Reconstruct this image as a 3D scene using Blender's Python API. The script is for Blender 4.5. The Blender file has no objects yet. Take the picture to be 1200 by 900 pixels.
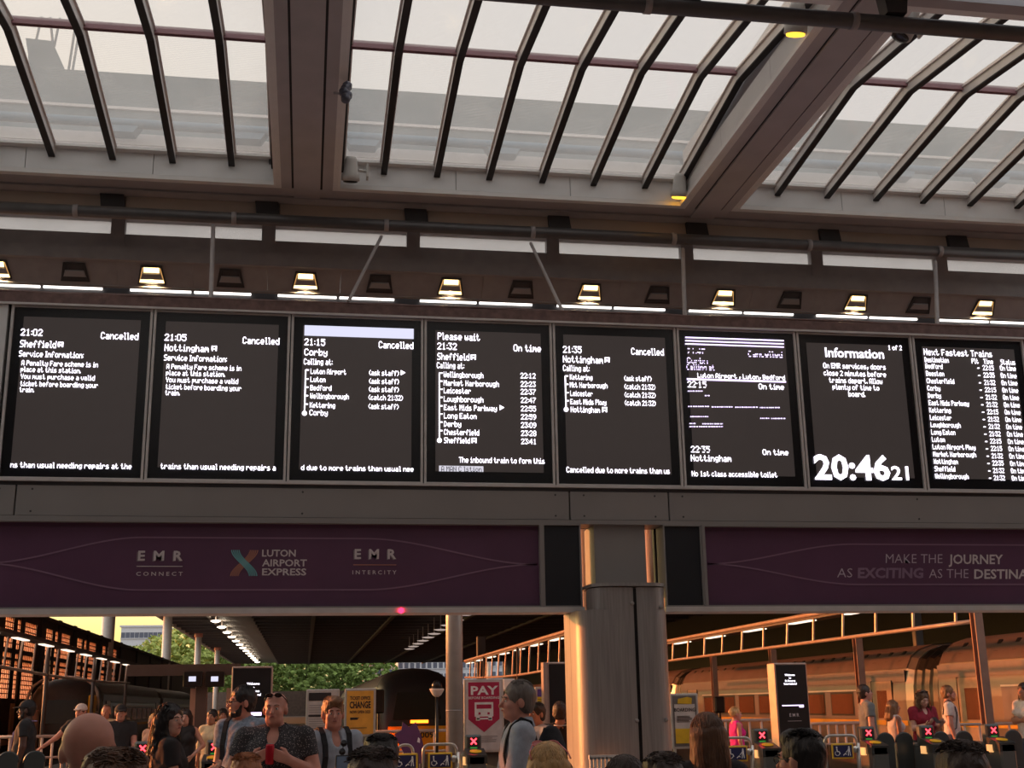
import bpy, math, random
import numpy as np
from mathutils import Vector, Matrix
random.seed(7); np.random.seed(7)
S = bpy.context.scene
COL = S.collection

# ------------------------------------------------------------------ camera
FPX = 1425.18
PITCH, ROLL, YAW = math.radians(14.7685), math.radians(-0.95516), math.radians(9.62549)
CAM = np.array([0.0, 0.0, 1.65])
_cy, _sy, _cp, _sp = math.cos(YAW), math.sin(YAW), math.cos(PITCH), math.sin(PITCH)
FWD = np.array([_sy*_cp, _cy*_cp, _sp]); _R0 = np.array([_cy, -_sy, 0.0]); _U0 = np.cross(_R0, FWD)
RGT = math.cos(ROLL)*_R0 + math.sin(ROLL)*_U0
UPV = -math.sin(ROLL)*_R0 + math.cos(ROLL)*_U0
cd = bpy.data.cameras.new('camera'); cam = bpy.data.objects.new('camera', cd); COL.objects.link(cam)
cd.sensor_fit = 'HORIZONTAL'; cd.sensor_width = 36.0; cd.lens = FPX/1200*36.0; cd.clip_start = 0.05; cd.clip_end = 3000
cam.matrix_world = Matrix(((RGT[0], UPV[0], -FWD[0], CAM[0]), (RGT[1], UPV[1], -FWD[1], CAM[1]),
                           (RGT[2], UPV[2], -FWD[2], CAM[2]), (0, 0, 0, 1)))
S.camera = cam

# ------------------------------------------------------------------ world, sun, exposure
SUN_AZ = math.radians(53.0)      # to the left of +Y
SUN_EL = math.radians(9.0)
w = bpy.data.worlds.new('sky'); S.world = w; w.use_nodes = True
nt = w.node_tree; nt.nodes.clear()
sky = nt.nodes.new('ShaderNodeTexSky'); sky.sky_type = 'NISHITA'; sky.sun_disc = False
sky.sun_elevation = math.radians(6.0); sky.sun_rotation = -SUN_AZ
sky.altitude = 60; sky.air_density = 1.0; sky.dust_density = 5.0; sky.ozone_density = 1.0
bg = nt.nodes.new('ShaderNodeBackground'); bg.inputs['Strength'].default_value = 0.75
wo = nt.nodes.new('ShaderNodeOutputWorld')
veil = nt.nodes.new('ShaderNodeMix'); veil.data_type = 'RGBA'; veil.blend_type = 'ADD'; veil.inputs['Factor'].default_value = 1.0   # thin bright evening cloud
gc = nt.nodes.new('ShaderNodeTexCoord'); sx_ = nt.nodes.new('ShaderNodeSeparateXYZ'); rp = nt.nodes.new('ShaderNodeValToRGB')
nt.links.new(gc.outputs['Generated'], sx_.inputs[0]); nt.links.new(sx_.outputs['Z'], rp.inputs['Fac'])
for pos, c in ((0.0, (0.55, 0.42, 0.07)), (0.09, (0.84, 0.68, 0.22)), (0.20, (0.72, 0.60, 0.42)), (0.32, (0.82, 0.73, 0.63)), (0.6, (0.80, 0.765, 0.73))):
    e_ = rp.color_ramp.elements[0] if pos == 0 else rp.color_ramp.elements[1] if pos == 0.6 else rp.color_ramp.elements.new(pos)
    e_.position = pos; e_.color = c+(1,)
# the yellow belongs to the sunset side of the horizon; elsewhere the low sky is pale
rq = nt.nodes.new('ShaderNodeValToRGB'); nt.links.new(sx_.outputs['Z'], rq.inputs['Fac'])
rq.color_ramp.elements[0].color = (0.50, 0.47, 0.47, 1); rq.color_ramp.elements[1].position = 0.6; rq.color_ramp.elements[1].color = (0.80, 0.765, 0.73, 1)
dt = nt.nodes.new('ShaderNodeVectorMath'); dt.operation = 'DOT_PRODUCT'; dt.inputs[1].default_value = (-math.sin(SUN_AZ), math.cos(SUN_AZ), 0)
nt.links.new(gc.outputs['Generated'], dt.inputs[0])
mr_ = nt.nodes.new('ShaderNodeMapRange'); mr_.interpolation_type = 'SMOOTHSTEP'; mr_.inputs['From Min'].default_value = 0.2; mr_.inputs['From Max'].default_value = 0.8
nt.links.new(dt.outputs['Value'], mr_.inputs['Value'])
gm = nt.nodes.new('ShaderNodeMix'); gm.data_type = 'RGBA'; nt.links.new(mr_.outputs[0], gm.inputs['Factor'])
nt.links.new(rq.outputs[0], gm.inputs[6]); nt.links.new(rp.outputs[0], gm.inputs[7]); nt.links.new(gm.outputs[2], veil.inputs[7])
half = nt.nodes.new('ShaderNodeVectorMath'); half.operation = 'SCALE'; half.inputs['Scale'].default_value = 0.22
nt.links.new(sky.outputs[0], half.inputs[0]); nt.links.new(half.outputs[0], veil.inputs[6]); nt.links.new(veil.outputs[2], bg.inputs['Color']); nt.links.new(bg.outputs[0], wo.inputs['Surface'])
sl = bpy.data.lights.new('sun', 'SUN'); sl.energy = 2.6; sl.angle = math.radians(1.5); sl.color = (1.0, 0.21, 0.045)
so = bpy.data.objects.new('sun', sl); COL.objects.link(so); so.location = (-40, 40, 30)
sdir = Vector((-math.sin(SUN_AZ)*math.cos(SUN_EL), math.cos(SUN_AZ)*math.cos(SUN_EL), math.sin(SUN_EL)))
so.rotation_euler = sdir.to_track_quat('Z', 'Y').to_euler()
S.view_settings.view_transform = 'Standard'; S.view_settings.look = 'None'
S.view_settings.exposure = 0.72; S.view_settings.gamma = 1.0; S.view_settings.use_curve_mapping = False

# ------------------------------------------------------------------ pixel helpers (photo is 1200 x 900)
def ray(px, py): return FWD + RGT*(px-600)/FPX + UPV*(450-py)/FPX
def _on(px, py, ax, v):
    d = ray(px, py); return CAM + d*((v-CAM[ax])/d[ax])
def onX(px, py, v): return _on(px, py, 0, v)
def onY(px, py, v): return _on(px, py, 1, v)
def onZ(px, py, v): return _on(px, py, 2, v)

# ------------------------------------------------------------------ materials
MATS = {}
def lin(c):
    return tuple(((x/255.0)/12.92 if x/255.0 <= 0.04045 else ((x/255.0+0.055)/1.055)**2.4) for x in c)
def mat(name, rgb, rough=0.6, metal=0.0, var=0.12, scale=6.0, bump=0.0, spec=0.5, emit=None, estr=0.0, stretch=None, bscale=None, trans=0.0, subs=0.0):
    if name in MATS: return MATS[name]
    m = bpy.data.materials.new(name); m.use_nodes = True; t = m.node_tree; b = t.nodes['Principled BSDF']
    c = lin(rgb)
    b.inputs['Roughness'].default_value = rough; b.inputs['Metallic'].default_value = metal
    b.inputs['Specular IOR Level'].default_value = spec
    tc = t.nodes.new('ShaderNodeTexCoord'); mp = t.nodes.new('ShaderNodeMapping')
    t.links.new(tc.outputs['Object'], mp.inputs['Vector'])
    if stretch: mp.inputs['Scale'].default_value = stretch
    n = t.nodes.new('ShaderNodeTexNoise'); n.inputs['Scale'].default_value = scale; n.inputs['Detail'].default_value = 5
    t.links.new(mp.outputs[0], n.inputs['Vector'])
    r = t.nodes.new('ShaderNodeValToRGB')
    r.color_ramp.elements[0].position = 0.3; r.color_ramp.elements[1].position = 0.7
    r.color_ramp.elements[0].color = tuple(x*(1-var) for x in c)+(1,)
    r.color_ramp.elements[1].color = tuple(min(1, x*(1+var)) for x in c)+(1,)
    t.links.new(n.outputs['Fac'], r.inputs['Fac']); t.links.new(r.outputs[0], b.inputs['Base Color'])
    if bump:
        n2 = t.nodes.new('ShaderNodeTexNoise'); n2.inputs['Scale'].default_value = bscale or scale*4; n2.inputs['Detail'].default_value = 6
        t.links.new(mp.outputs[0], n2.inputs['Vector'])
        bp = t.nodes.new('ShaderNodeBump'); bp.inputs['Strength'].default_value = bump; bp.inputs['Distance'].default_value = 0.02
        t.links.new(n2.outputs['Fac'], bp.inputs['Height']); t.links.new(bp.outputs[0], b.inputs['Normal'])
    if emit:
        b.inputs['Emission Color'].default_value = lin(emit)+(1,); b.inputs['Emission Strength'].default_value = estr
    if trans: b.inputs['Transmission Weight'].default_value = trans
    if subs:
        b.inputs['Subsurface Weight'].default_value = subs; b.inputs['Subsurface Radius'].default_value = (0.02, 0.008, 0.005)
    MATS[name] = m; return m
def mat_emit(name, rgb, strength):
    if name in MATS: return MATS[name]
    m = bpy.data.materials.new(name); m.use_nodes = True; t = m.node_tree; t.nodes.clear()
    e = t.nodes.new('ShaderNodeEmission'); e.inputs['Color'].default_value = lin(rgb)+(1,); e.inputs['Strength'].default_value = strength
    o = t.nodes.new('ShaderNodeOutputMaterial'); t.links.new(e.outputs[0], o.inputs['Surface']); MATS[name] = m; return m
def mat_glass(name, tint, clear=0.6, diff=0.25, rough=0.1, lines=0.0):
    """thin glazing: clear transmission + a diffusing share + a little reflection; lines = frit print"""
    if name in MATS: return MATS[name]
    m = bpy.data.materials.new(name); m.use_nodes = True; t = m.node_tree; t.nodes.clear()
    tr = t.nodes.new('ShaderNodeBsdfTransparent'); tr.inputs['Color'].default_value = lin(tint)+(1,)
    tl = t.nodes.new('ShaderNodeBsdfTranslucent'); tl.inputs['Color'].default_value = lin((235, 228, 222))+(1,)
    gl = t.nodes.new('ShaderNodeBsdfGlossy'); gl.inputs['Roughness'].default_value = rough
    fr = t.nodes.new('ShaderNodeValue'); fr.outputs[0].default_value = 0.04
    m1 = t.nodes.new('ShaderNodeMixShader'); m1.inputs['Fac'].default_value = diff
    tc = t.nodes.new('ShaderNodeTexCoord')
    n = t.nodes.new('ShaderNodeTexNoise'); n.inputs['Scale'].default_value = 1.4; n.inputs['Detail'].default_value = 6
    t.links.new(tc.outputs['Object'], n.inputs['Vector'])
    mr = t.nodes.new('ShaderNodeMapRange'); mr.inputs['From Min'].default_value = 0.3; mr.inputs['From Max'].default_value = 0.7
    mr.inputs['To Min'].default_value = diff*0.7; mr.inputs['To Max'].default_value = min(1, diff*1.3)
    t.links.new(n.outputs['Fac'], mr.inputs['Value'])
    last = mr.outputs[0]
    if lines:
        wv = t.nodes.new('ShaderNodeTexWave'); wv.bands_direction = 'Y'; wv.inputs['Scale'].default_value = lines; wv.inputs['Distortion'].default_value = 0.0
        t.links.new(tc.outputs['Object'], wv.inputs['Vector'])
        mx = t.nodes.new('ShaderNodeMath'); mx.operation = 'MULTIPLY_ADD'; mx.inputs[1].default_value = 0.16
        t.links.new(wv.outputs['Fac'], mx.inputs[0]); t.links.new(last, mx.inputs[2]); last = mx.outputs[0]
    t.links.new(last, m1.inputs['Fac'])
    t.links.new(tr.outputs[0], m1.inputs[1]); t.links.new(tl.outputs[0], m1.inputs[2])
    m2 = t.nodes.new('ShaderNodeMixShader'); t.links.new(fr.outputs[0], m2.inputs['Fac'])
    t.links.new(m1.outputs[0], m2.inputs[1]); t.links.new(gl.outputs[0], m2.inputs[2])
    o = t.nodes.new('ShaderNodeOutputMaterial'); t.links.new(m2.outputs[0], o.inputs['Surface']); MATS[name] = m; return m

# ------------------------------------------------------------------ mesh builder
class MB:
    def __init__(s): s.v = []; s.f = []
    def add(s, vs, fs):
        o = len(s.v); s.v += [tuple(map(float, p)) for p in vs]; s.f += [tuple(i+o for i in f) for f in fs]; return s
    def box(s, x0, x1, y0, y1, z0, z1):
        return s.add([(x0,y0,z0),(x1,y0,z0),(x1,y1,z0),(x0,y1,z0),(x0,y0,z1),(x1,y0,z1),(x1,y1,z1),(x0,y1,z1)],
                     [(0,3,2,1),(4,5,6,7),(0,1,5,4),(1,2,6,5),(2,3,7,6),(3,0,4,7)])
    def bbox(s, x0, x1, y0, y1, z0, z1, b=0.01):
        """box with all edges chamfered"""
        vs = []; idx = {}
        for sx in (0, 1):
            for sy in (0, 1):
                for sz in (0, 1):
                    X = x1 if sx else x0; Y = y1 if sy else y0; Z = z1 if sz else z0
                    dx = -b if sx else b; dy = -b if sy else b; dz = -b if sz else b
                    idx[(sx,sy,sz,0)] = len(vs); vs.append((X, Y+dy, Z+dz))
                    idx[(sx,sy,sz,1)] = len(vs); vs.append((X+dx, Y, Z+dz))
                    idx[(sx,sy,sz,2)] = len(vs); vs.append((X+dx, Y+dy, Z))
        fs = []; q = [(0,0),(1,0),(1,1),(0,1)]
        for k in (0, 1):
            f = [idx[(k,a,c,0)] for a, c in q]; fs.append(tuple(f if k else f[::-1]))
            f = [idx[(a,k,c,1)] for a, c in q]; fs.append(tuple(f[::-1] if k else f))
            f = [idx[(a,c,k,2)] for a, c in q]; fs.append(tuple(f if k else f[::-1]))
        for a in (0, 1):
            for c in (0, 1):
                f = [idx[(a,c,0,0)], idx[(a,c,0,1)], idx[(a,c,1,1)], idx[(a,c,1,0)]]; fs.append(tuple(f if a == c else f[::-1]))
                f = [idx[(a,0,c,0)], idx[(a,0,c,2)], idx[(a,1,c,2)], idx[(a,1,c,0)]]; fs.append(tuple(f[::-1] if a == c else f))
                f = [idx[(0,a,c,1)], idx[(0,a,c,2)], idx[(1,a,c,2)], idx[(1,a,c,1)]]; fs.append(tuple(f if a == c else f[::-1]))
                for e in (0, 1):
                    f = [idx[(a,c,e,0)], idx[(a,c,e,1)], idx[(a,c,e,2)]]; fs.append(tuple(f[::-1] if (a+c+e) % 2 else f))
        return s.add(vs, fs)
    def quad(s, a, b, c, d): return s.add([a, b, c, d], [(0,1,2,3)])
    def prism(s, poly, axis, a0, a1):
        """extrude a 2D polygon along axis 0/1/2; poly in the two other axes in order"""
        n = len(poly); vs = []
        for a in (a0, a1):
            for (p, q) in poly:
                vs.append((a,p,q) if axis == 0 else (p,a,q) if axis == 1 else (p,q,a))
        fs = [tuple(range(n))[::-1], tuple(range(n, 2*n))] + [(i, (i+1) % n, n+(i+1) % n, n+i) for i in range(n)]
        return s.add(vs, fs)
    def tube(s, pts, r, n=10, caps=True):
        pts = [Vector(p) for p in pts]; rs = r if isinstance(r, (list, tuple)) else [r]*len(pts)
        rings = []; prev = None
        for i, p in enumerate(pts):
            t = (pts[min(i+1, len(pts)-1)]-pts[max(i-1, 0)]).normalized()
            if prev is None:
                u = t.orthogonal().normalized()
            else:
                u = (prev - t*prev.dot(t)); u = u.normalized() if u.length > 1e-6 else t.orthogonal().normalized()
            prev = u; vv = t.cross(u)
            rings.append([p+(u*math.cos(2*math.pi*k/n)+vv*math.sin(2*math.pi*k/n))*rs[i] for k in range(n)])
        vs = [q for ring in rings for q in ring]; fs = []
        for i in range(len(pts)-1):
            for k in range(n):
                fs.append((i*n+k, i*n+(k+1) % n, (i+1)*n+(k+1) % n, (i+1)*n+k))
        if caps: fs.append(tuple(range(n))[::-1]); fs.append(tuple(range((len(pts)-1)*n, len(pts)*n)))
        return s.add(vs, fs)
    def cyl(s, c, r, z0, z1, n=20): return s.tube([(c[0], c[1], z0), (c[0], c[1], z1)], r, n)
    def lathe(s, prof, c=(0, 0, 0), n=16, M=None):
        vs = []; fs = []
        for (r, z) in prof:
            for k in range(n):
                a = 2*math.pi*k/n; p = Vector((r*math.cos(a), r*math.sin(a), z))
                if M is not None: p = M @ p
                vs.append(p+Vector(c))
        for i in range(len(prof)-1):
            for k in range(n): fs.append((i*n+k, i*n+(k+1) % n, (i+1)*n+(k+1) % n, (i+1)*n+k))
        fs.append(tuple(range(n))[::-1]); fs.append(tuple(range((len(prof)-1)*n, len(prof)*n)))
        return s.add(vs, fs)
    def loft(s, rings, caps=True):
        n = len(rings[0]); vs = [p for r in rings for p in r]; fs = []
        for i in range(len(rings)-1):
            for k in range(n): fs.append((i*n+k, i*n+(k+1) % n, (i+1)*n+(k+1) % n, (i+1)*n+k))
        if caps: fs.append(tuple(range(n))[::-1]); fs.append(tuple(range((len(rings)-1)*n, len(rings)*n)))
        return s.add(vs, fs)
    def ico(s, c, r, seed=0, jitter=0.25):
        rnd = random.Random(seed); t = (1+5**.5)/2
        vs = [(-1,t,0),(1,t,0),(-1,-t,0),(1,-t,0),(0,-1,t),(0,1,t),(0,-1,-t),(0,1,-t),(t,0,-1),(t,0,1),(-t,0,-1),(-t,0,1)]
        fs = [(0,11,5),(0,5,1),(0,1,7),(0,7,10),(0,10,11),(1,5,9),(5,11,4),(11,10,2),(10,7,6),(7,1,8),(3,9,4),(3,4,2),(3,2,6),(3,6,8),(3,8,9),(4,9,5),(2,4,11),(6,2,10),(8,6,7),(9,8,1)]
        rr = r if isinstance(r, (tuple, list)) else (r, r, r)
        out = []
        for v in vs:
            k = (1+rnd.uniform(-jitter, jitter))/1.902
            out.append((c[0]+v[0]*rr[0]*k, c[1]+v[1]*rr[1]*k, c[2]+v[2]*rr[2]*k))
        return s.add(out, fs)
    def mesh(s, name, m, smooth=False):
        me = bpy.data.meshes.new(name); me.from_pydata(s.v, [], s.f); me.update()
        if m: me.materials.append(m)
        if smooth: me.polygons.foreach_set('use_smooth', [True]*len(me.polygons))
        return me
def link(name, me, parent=None):
    o = bpy.data.objects.new(name, me); COL.objects.link(o)
    if parent is not None: o.parent = parent
    return o
def put(name, mb, m, parent=None, smooth=False, world=False):
    """link a builder as one mesh object; world=True: coordinates are world ones, the parent has moved"""
    if world and parent is not None:
        M = loc_matrix(parent).inverted(); mb.v = [tuple(M @ Vector(p)) for p in mb.v]
    return link(name, mb.mesh(name, m, smooth), parent)
def loc_matrix(o):
    M = Matrix.Translation(o.location) @ o.rotation_euler.to_matrix().to_4x4()
    return loc_matrix(o.parent) @ M if o.parent else M
def tag(o, label=None, cat=None, group=None, kind=None):
    if label: o['label'] = label
    if cat: o['category'] = cat
    if group: o['group'] = group
    if kind: o['kind'] = kind
    return o
def thing(name, label, cat, loc=(0, 0, 0), rotz=0.0, group=None, kind=None):
    o = bpy.data.objects.new(name, None); COL.objects.link(o); o.empty_display_size = 0.2
    o.location = loc; o.rotation_euler = (0, 0, rotz); return tag(o, label, cat, group, kind)
def struct(name, mb, m, label=None, parent=None, smooth=False):
    o = put(name, mb, m, parent, smooth)
    if parent is None:
        o['kind'] = 'structure'
        if label: o['label'] = label
    return o
def sroot(name, label, loc=(0, 0, 0)):
    o = bpy.data.objects.new(name, None); COL.objects.link(o); o.location = loc; o['kind'] = 'structure'; o['label'] = label; return o
def copy_tree(o, parent=None):
    c = o.copy(); COL.objects.link(c)
    if parent is not None: c.parent = parent
    for ch in list(o.children): copy_tree(ch, c)
    return c

# ------------------------------------------------------------------ lettering
_glyph = {}
def text_geo(s, bold=0.0, shear=0.0, space=1.0, res=2):
    """flat lettering; returns verts (x,z) and faces, cap height 1, left edge at 0"""
    key = (s, bold, shear, space)
    if key in _glyph: return _glyph[key]
    cu = bpy.data.curves.new('lettering', 'FONT'); cu.body = s; cu.size = 1.0; cu.offset = bold; cu.shear = shear; cu.space_character = space
    cu.resolution_u = res; cu.fill_mode = 'FRONT'
    ob = bpy.data.objects.new('lettering', cu); COL.objects.link(ob)
    dg = bpy.context.evaluated_depsgraph_get()
    me = ob.evaluated_get(dg).to_mesh()
    vs = [(v.co.x, v.co.y) for v in me.vertices]; fs = [tuple(p.vertices) for p in me.polygons]
    ob.evaluated_get(dg).to_mesh_clear(); bpy.data.objects.remove(ob); bpy.data.curves.remove(cu)
    if vs:
        x0 = min(v[0] for v in vs); vs = [((v[0]-x0)/0.73, v[1]/0.73) for v in vs]
    _glyph[key] = (vs, fs); return _glyph[key]
def write(mb, s, p, width=None, cap=0.1, bold=0.0, shear=0.0, align='L', ex=(1, 0, 0), ez=(0, 0, 1), space=1.0):
    """letter string s on builder mb starting at point p along ex, up along ez; cap = capital height"""
    vs, fs = text_geo(s, bold, shear, space)
    if not vs: return
    W = max(v[0] for v in vs); k = (width/W) if width else cap
    off = {'L': 0, 'C': -W*k/2, 'R': -W*k}[align]
    p = Vector(p); ex = Vector(ex); ez = Vector(ez)
    mb.add([p+ex*(v[0]*k+off)+ez*(v[1]*cap) for v in vs], fs)
# ================================================================== MATERIALS
M_floor = mat('terrazzo_floor', (152, 148, 144), 0.35, var=0.2, scale=40)
M_beam = mat('beam_paint', (172, 167, 169), 0.55, var=0.06, scale=3)
M_groove = mat('groove_black', (38, 36, 37), 0.7)
M_lining = mat('lining_white', (228, 228, 228), 0.5, var=0.05, scale=2)
M_lip = mat('lip_white', (226, 224, 222), 0.4, var=0.03)
M_bar = mat('bar_grey', (200, 196, 194), 0.45, var=0.05)
M_barw = mat('bar_white', (214, 206, 204), 0.45, var=0.05)
M_purlin = mat('purlin_mauve', (150, 112, 120), 0.4, var=0.05)
M_dark = mat('dark_steel', (158, 152, 152), 0.5, var=0.08)
M_darker = mat('black_steel', (62, 60, 62), 0.5, var=0.08)
M_tan = mat('tan_panel', (196, 180, 166), 0.6, var=0.06, scale=2)
M_pipe = mat('pipe_grey', (92, 90, 91), 0.4, metal=0.3, var=0.15, scale=4)
M_frame = mat('frame_aluminium', (214, 210, 208), 0.4, metal=0.15, var=0.08)
M_fascia = mat('fascia_grey', (146, 142, 140), 0.45, var=0.05, scale=1.5)
M_rust = mat('trim_rose', (118, 92, 88), 0.6, var=0.25, scale=14)
M_black = mat('screen_black', (26, 27, 31), 0.25, var=0.05)
M_led = mat('led_face', (46, 42, 42), 0.35, var=0.06, emit=(58, 51, 49), estr=0.42)
M_text = mat_emit('led_white', (246, 238, 255), 2.3)
M_text2 = mat_emit('led_lilac', (226, 206, 255), 1.7)
M_ltext = mat_emit('led_bar', (214, 214, 238), 0.72)
M_purple = mat('banner_purple', (96, 60, 88), 0.45, var=0.08, scale=2)
M_pline = mat('banner_line', (140, 108, 132), 0.5, var=0.03)
M_btext = mat('banner_text', (214, 204, 206), 0.5, var=0.02)
M_bmute = mat('banner_text_mute', (142, 116, 140), 0.5, var=0.02)
M_teal = mat('logo_teal', (120, 190, 196), 0.5, var=0.02)
M_clay = mat('logo_clay', (190, 130, 108), 0.5, var=0.02)
M_navy = mat('blank_navy', (40, 42, 48), 0.35, var=0.05)
M_steel = mat('brushed_stainless', (158, 154, 152), 0.42, metal=0.3, var=0.14, scale=3, stretch=(14, 14, 0.6), bump=0.12, bscale=6)
M_white = mat('white_paint', (222, 218, 214), 0.5, var=0.05)
M_wallext = mat('exterior_grey', (146, 156, 160), 0.8, var=0.08, scale=1.5, stretch=(1, 1, 0.3))
M_wallwht = mat('exterior_white', (244, 240, 238), 0.7, var=0.03, scale=2)
M_bluep = mat('exterior_blue_pipe', (126, 150, 168), 0.5, var=0.05)
M_glass = mat_glass('skylight_glass', (232, 229, 226), diff=0.10, lines=13.0)
M_cglass = mat_glass('clerestory_glass', (246, 244, 242), diff=0.12)

# ================================================================== FLOOR AND GROUND
fl = MB(); fl.box(-30, 45, -14, 22, -0.25, 0.0); struct('floor', fl, M_floor, 'grey terrazzo concourse floor under the crowd')
M_plat = mat('platform_asphalt', (74, 71, 70), 0.8, var=0.15, scale=8)
for i, (x0, x1) in enumerate(((-30, -11.5), (-8.0, 2.25), (5.25, 14.75), (18.05, 45))):
    b = MB().box(x0, x1, 22.0, 300, -1.1, 0.0)
    struct('platform', b, M_plat, ['narrow paved platform along the left screen wall', 'paved platform between the left train and the yellow nosed train',
                                    'paved platform in front of the long silver train', 'paved platform behind the long silver train'][i])
struct('track_bed', MB().box(-60, 80, 22.0, 420, -1.6, -1.1), mat('ballast', (88, 80, 74), 0.95, var=0.3, scale=30), 'grey ballast track bed between the platforms')

# ================================================================== CONCOURSE ROOF
ZB = 7.814                                     # underside of the roof beams
YF, YN, YR = 14.0, 9.26, 11.63                 # far sill, near sill, ridge of the skylights
ZG, ZR = 8.15, 8.15+2.37*math.tan(math.radians(7.0))
BEAMS = (-5.26, -0.13, 5.0, 10.13)
for i, xb in enumerate(BEAMS):
    r = sroot('roof_beam', ['grey roof beam beyond the left skylight', 'broad grey roof beam coming straight overhead left of centre',
                            'broad grey roof beam slanting over the right half', 'grey roof beam beyond the right skylight'][i], (xb, 7.5, ZB))
    b = MB(); b.box(-0.37, -0.185, -7.5, 6.55, 0, 0.34); b.box(0.185, 0.37, -7.5, 6.55, 0, 0.34)
    put('side_flange', b, M_beam, r)
    b = MB(); b.box(-0.16, 0.16, -7.5, 7.2, -0.015, 0.3); put('centre_strip', b, M_beam, r)
    b = MB(); b.box(-0.185, -0.16, -7.5, 7.2, 0.01, 0.3); b.box(0.16, 0.185, -7.5, 7.2, 0.01, 0.3); put('groove', b, M_groove, r)
# solid roof zones
cm = MB(); cm.box(-16, 20, 7.66, YN-0.75, ZB+0.02, ZB+0.4); cm.box(-16, 20, 1.06, 1.9, ZB+0.02, ZB+0.4); cm.box(-16, 20, -14, -3.7, ZB+0.02, ZB+0.4)
cm.box(-16, -4.95, -3.7, 7.66, ZB+0.02, ZB+0.4); cm.box(9.82, 20, -3.7, 7.66, ZB+0.02, ZB+0.4)
struct('ceiling', cm, M_beam, 'grey concourse ceiling behind the viewer')

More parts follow.
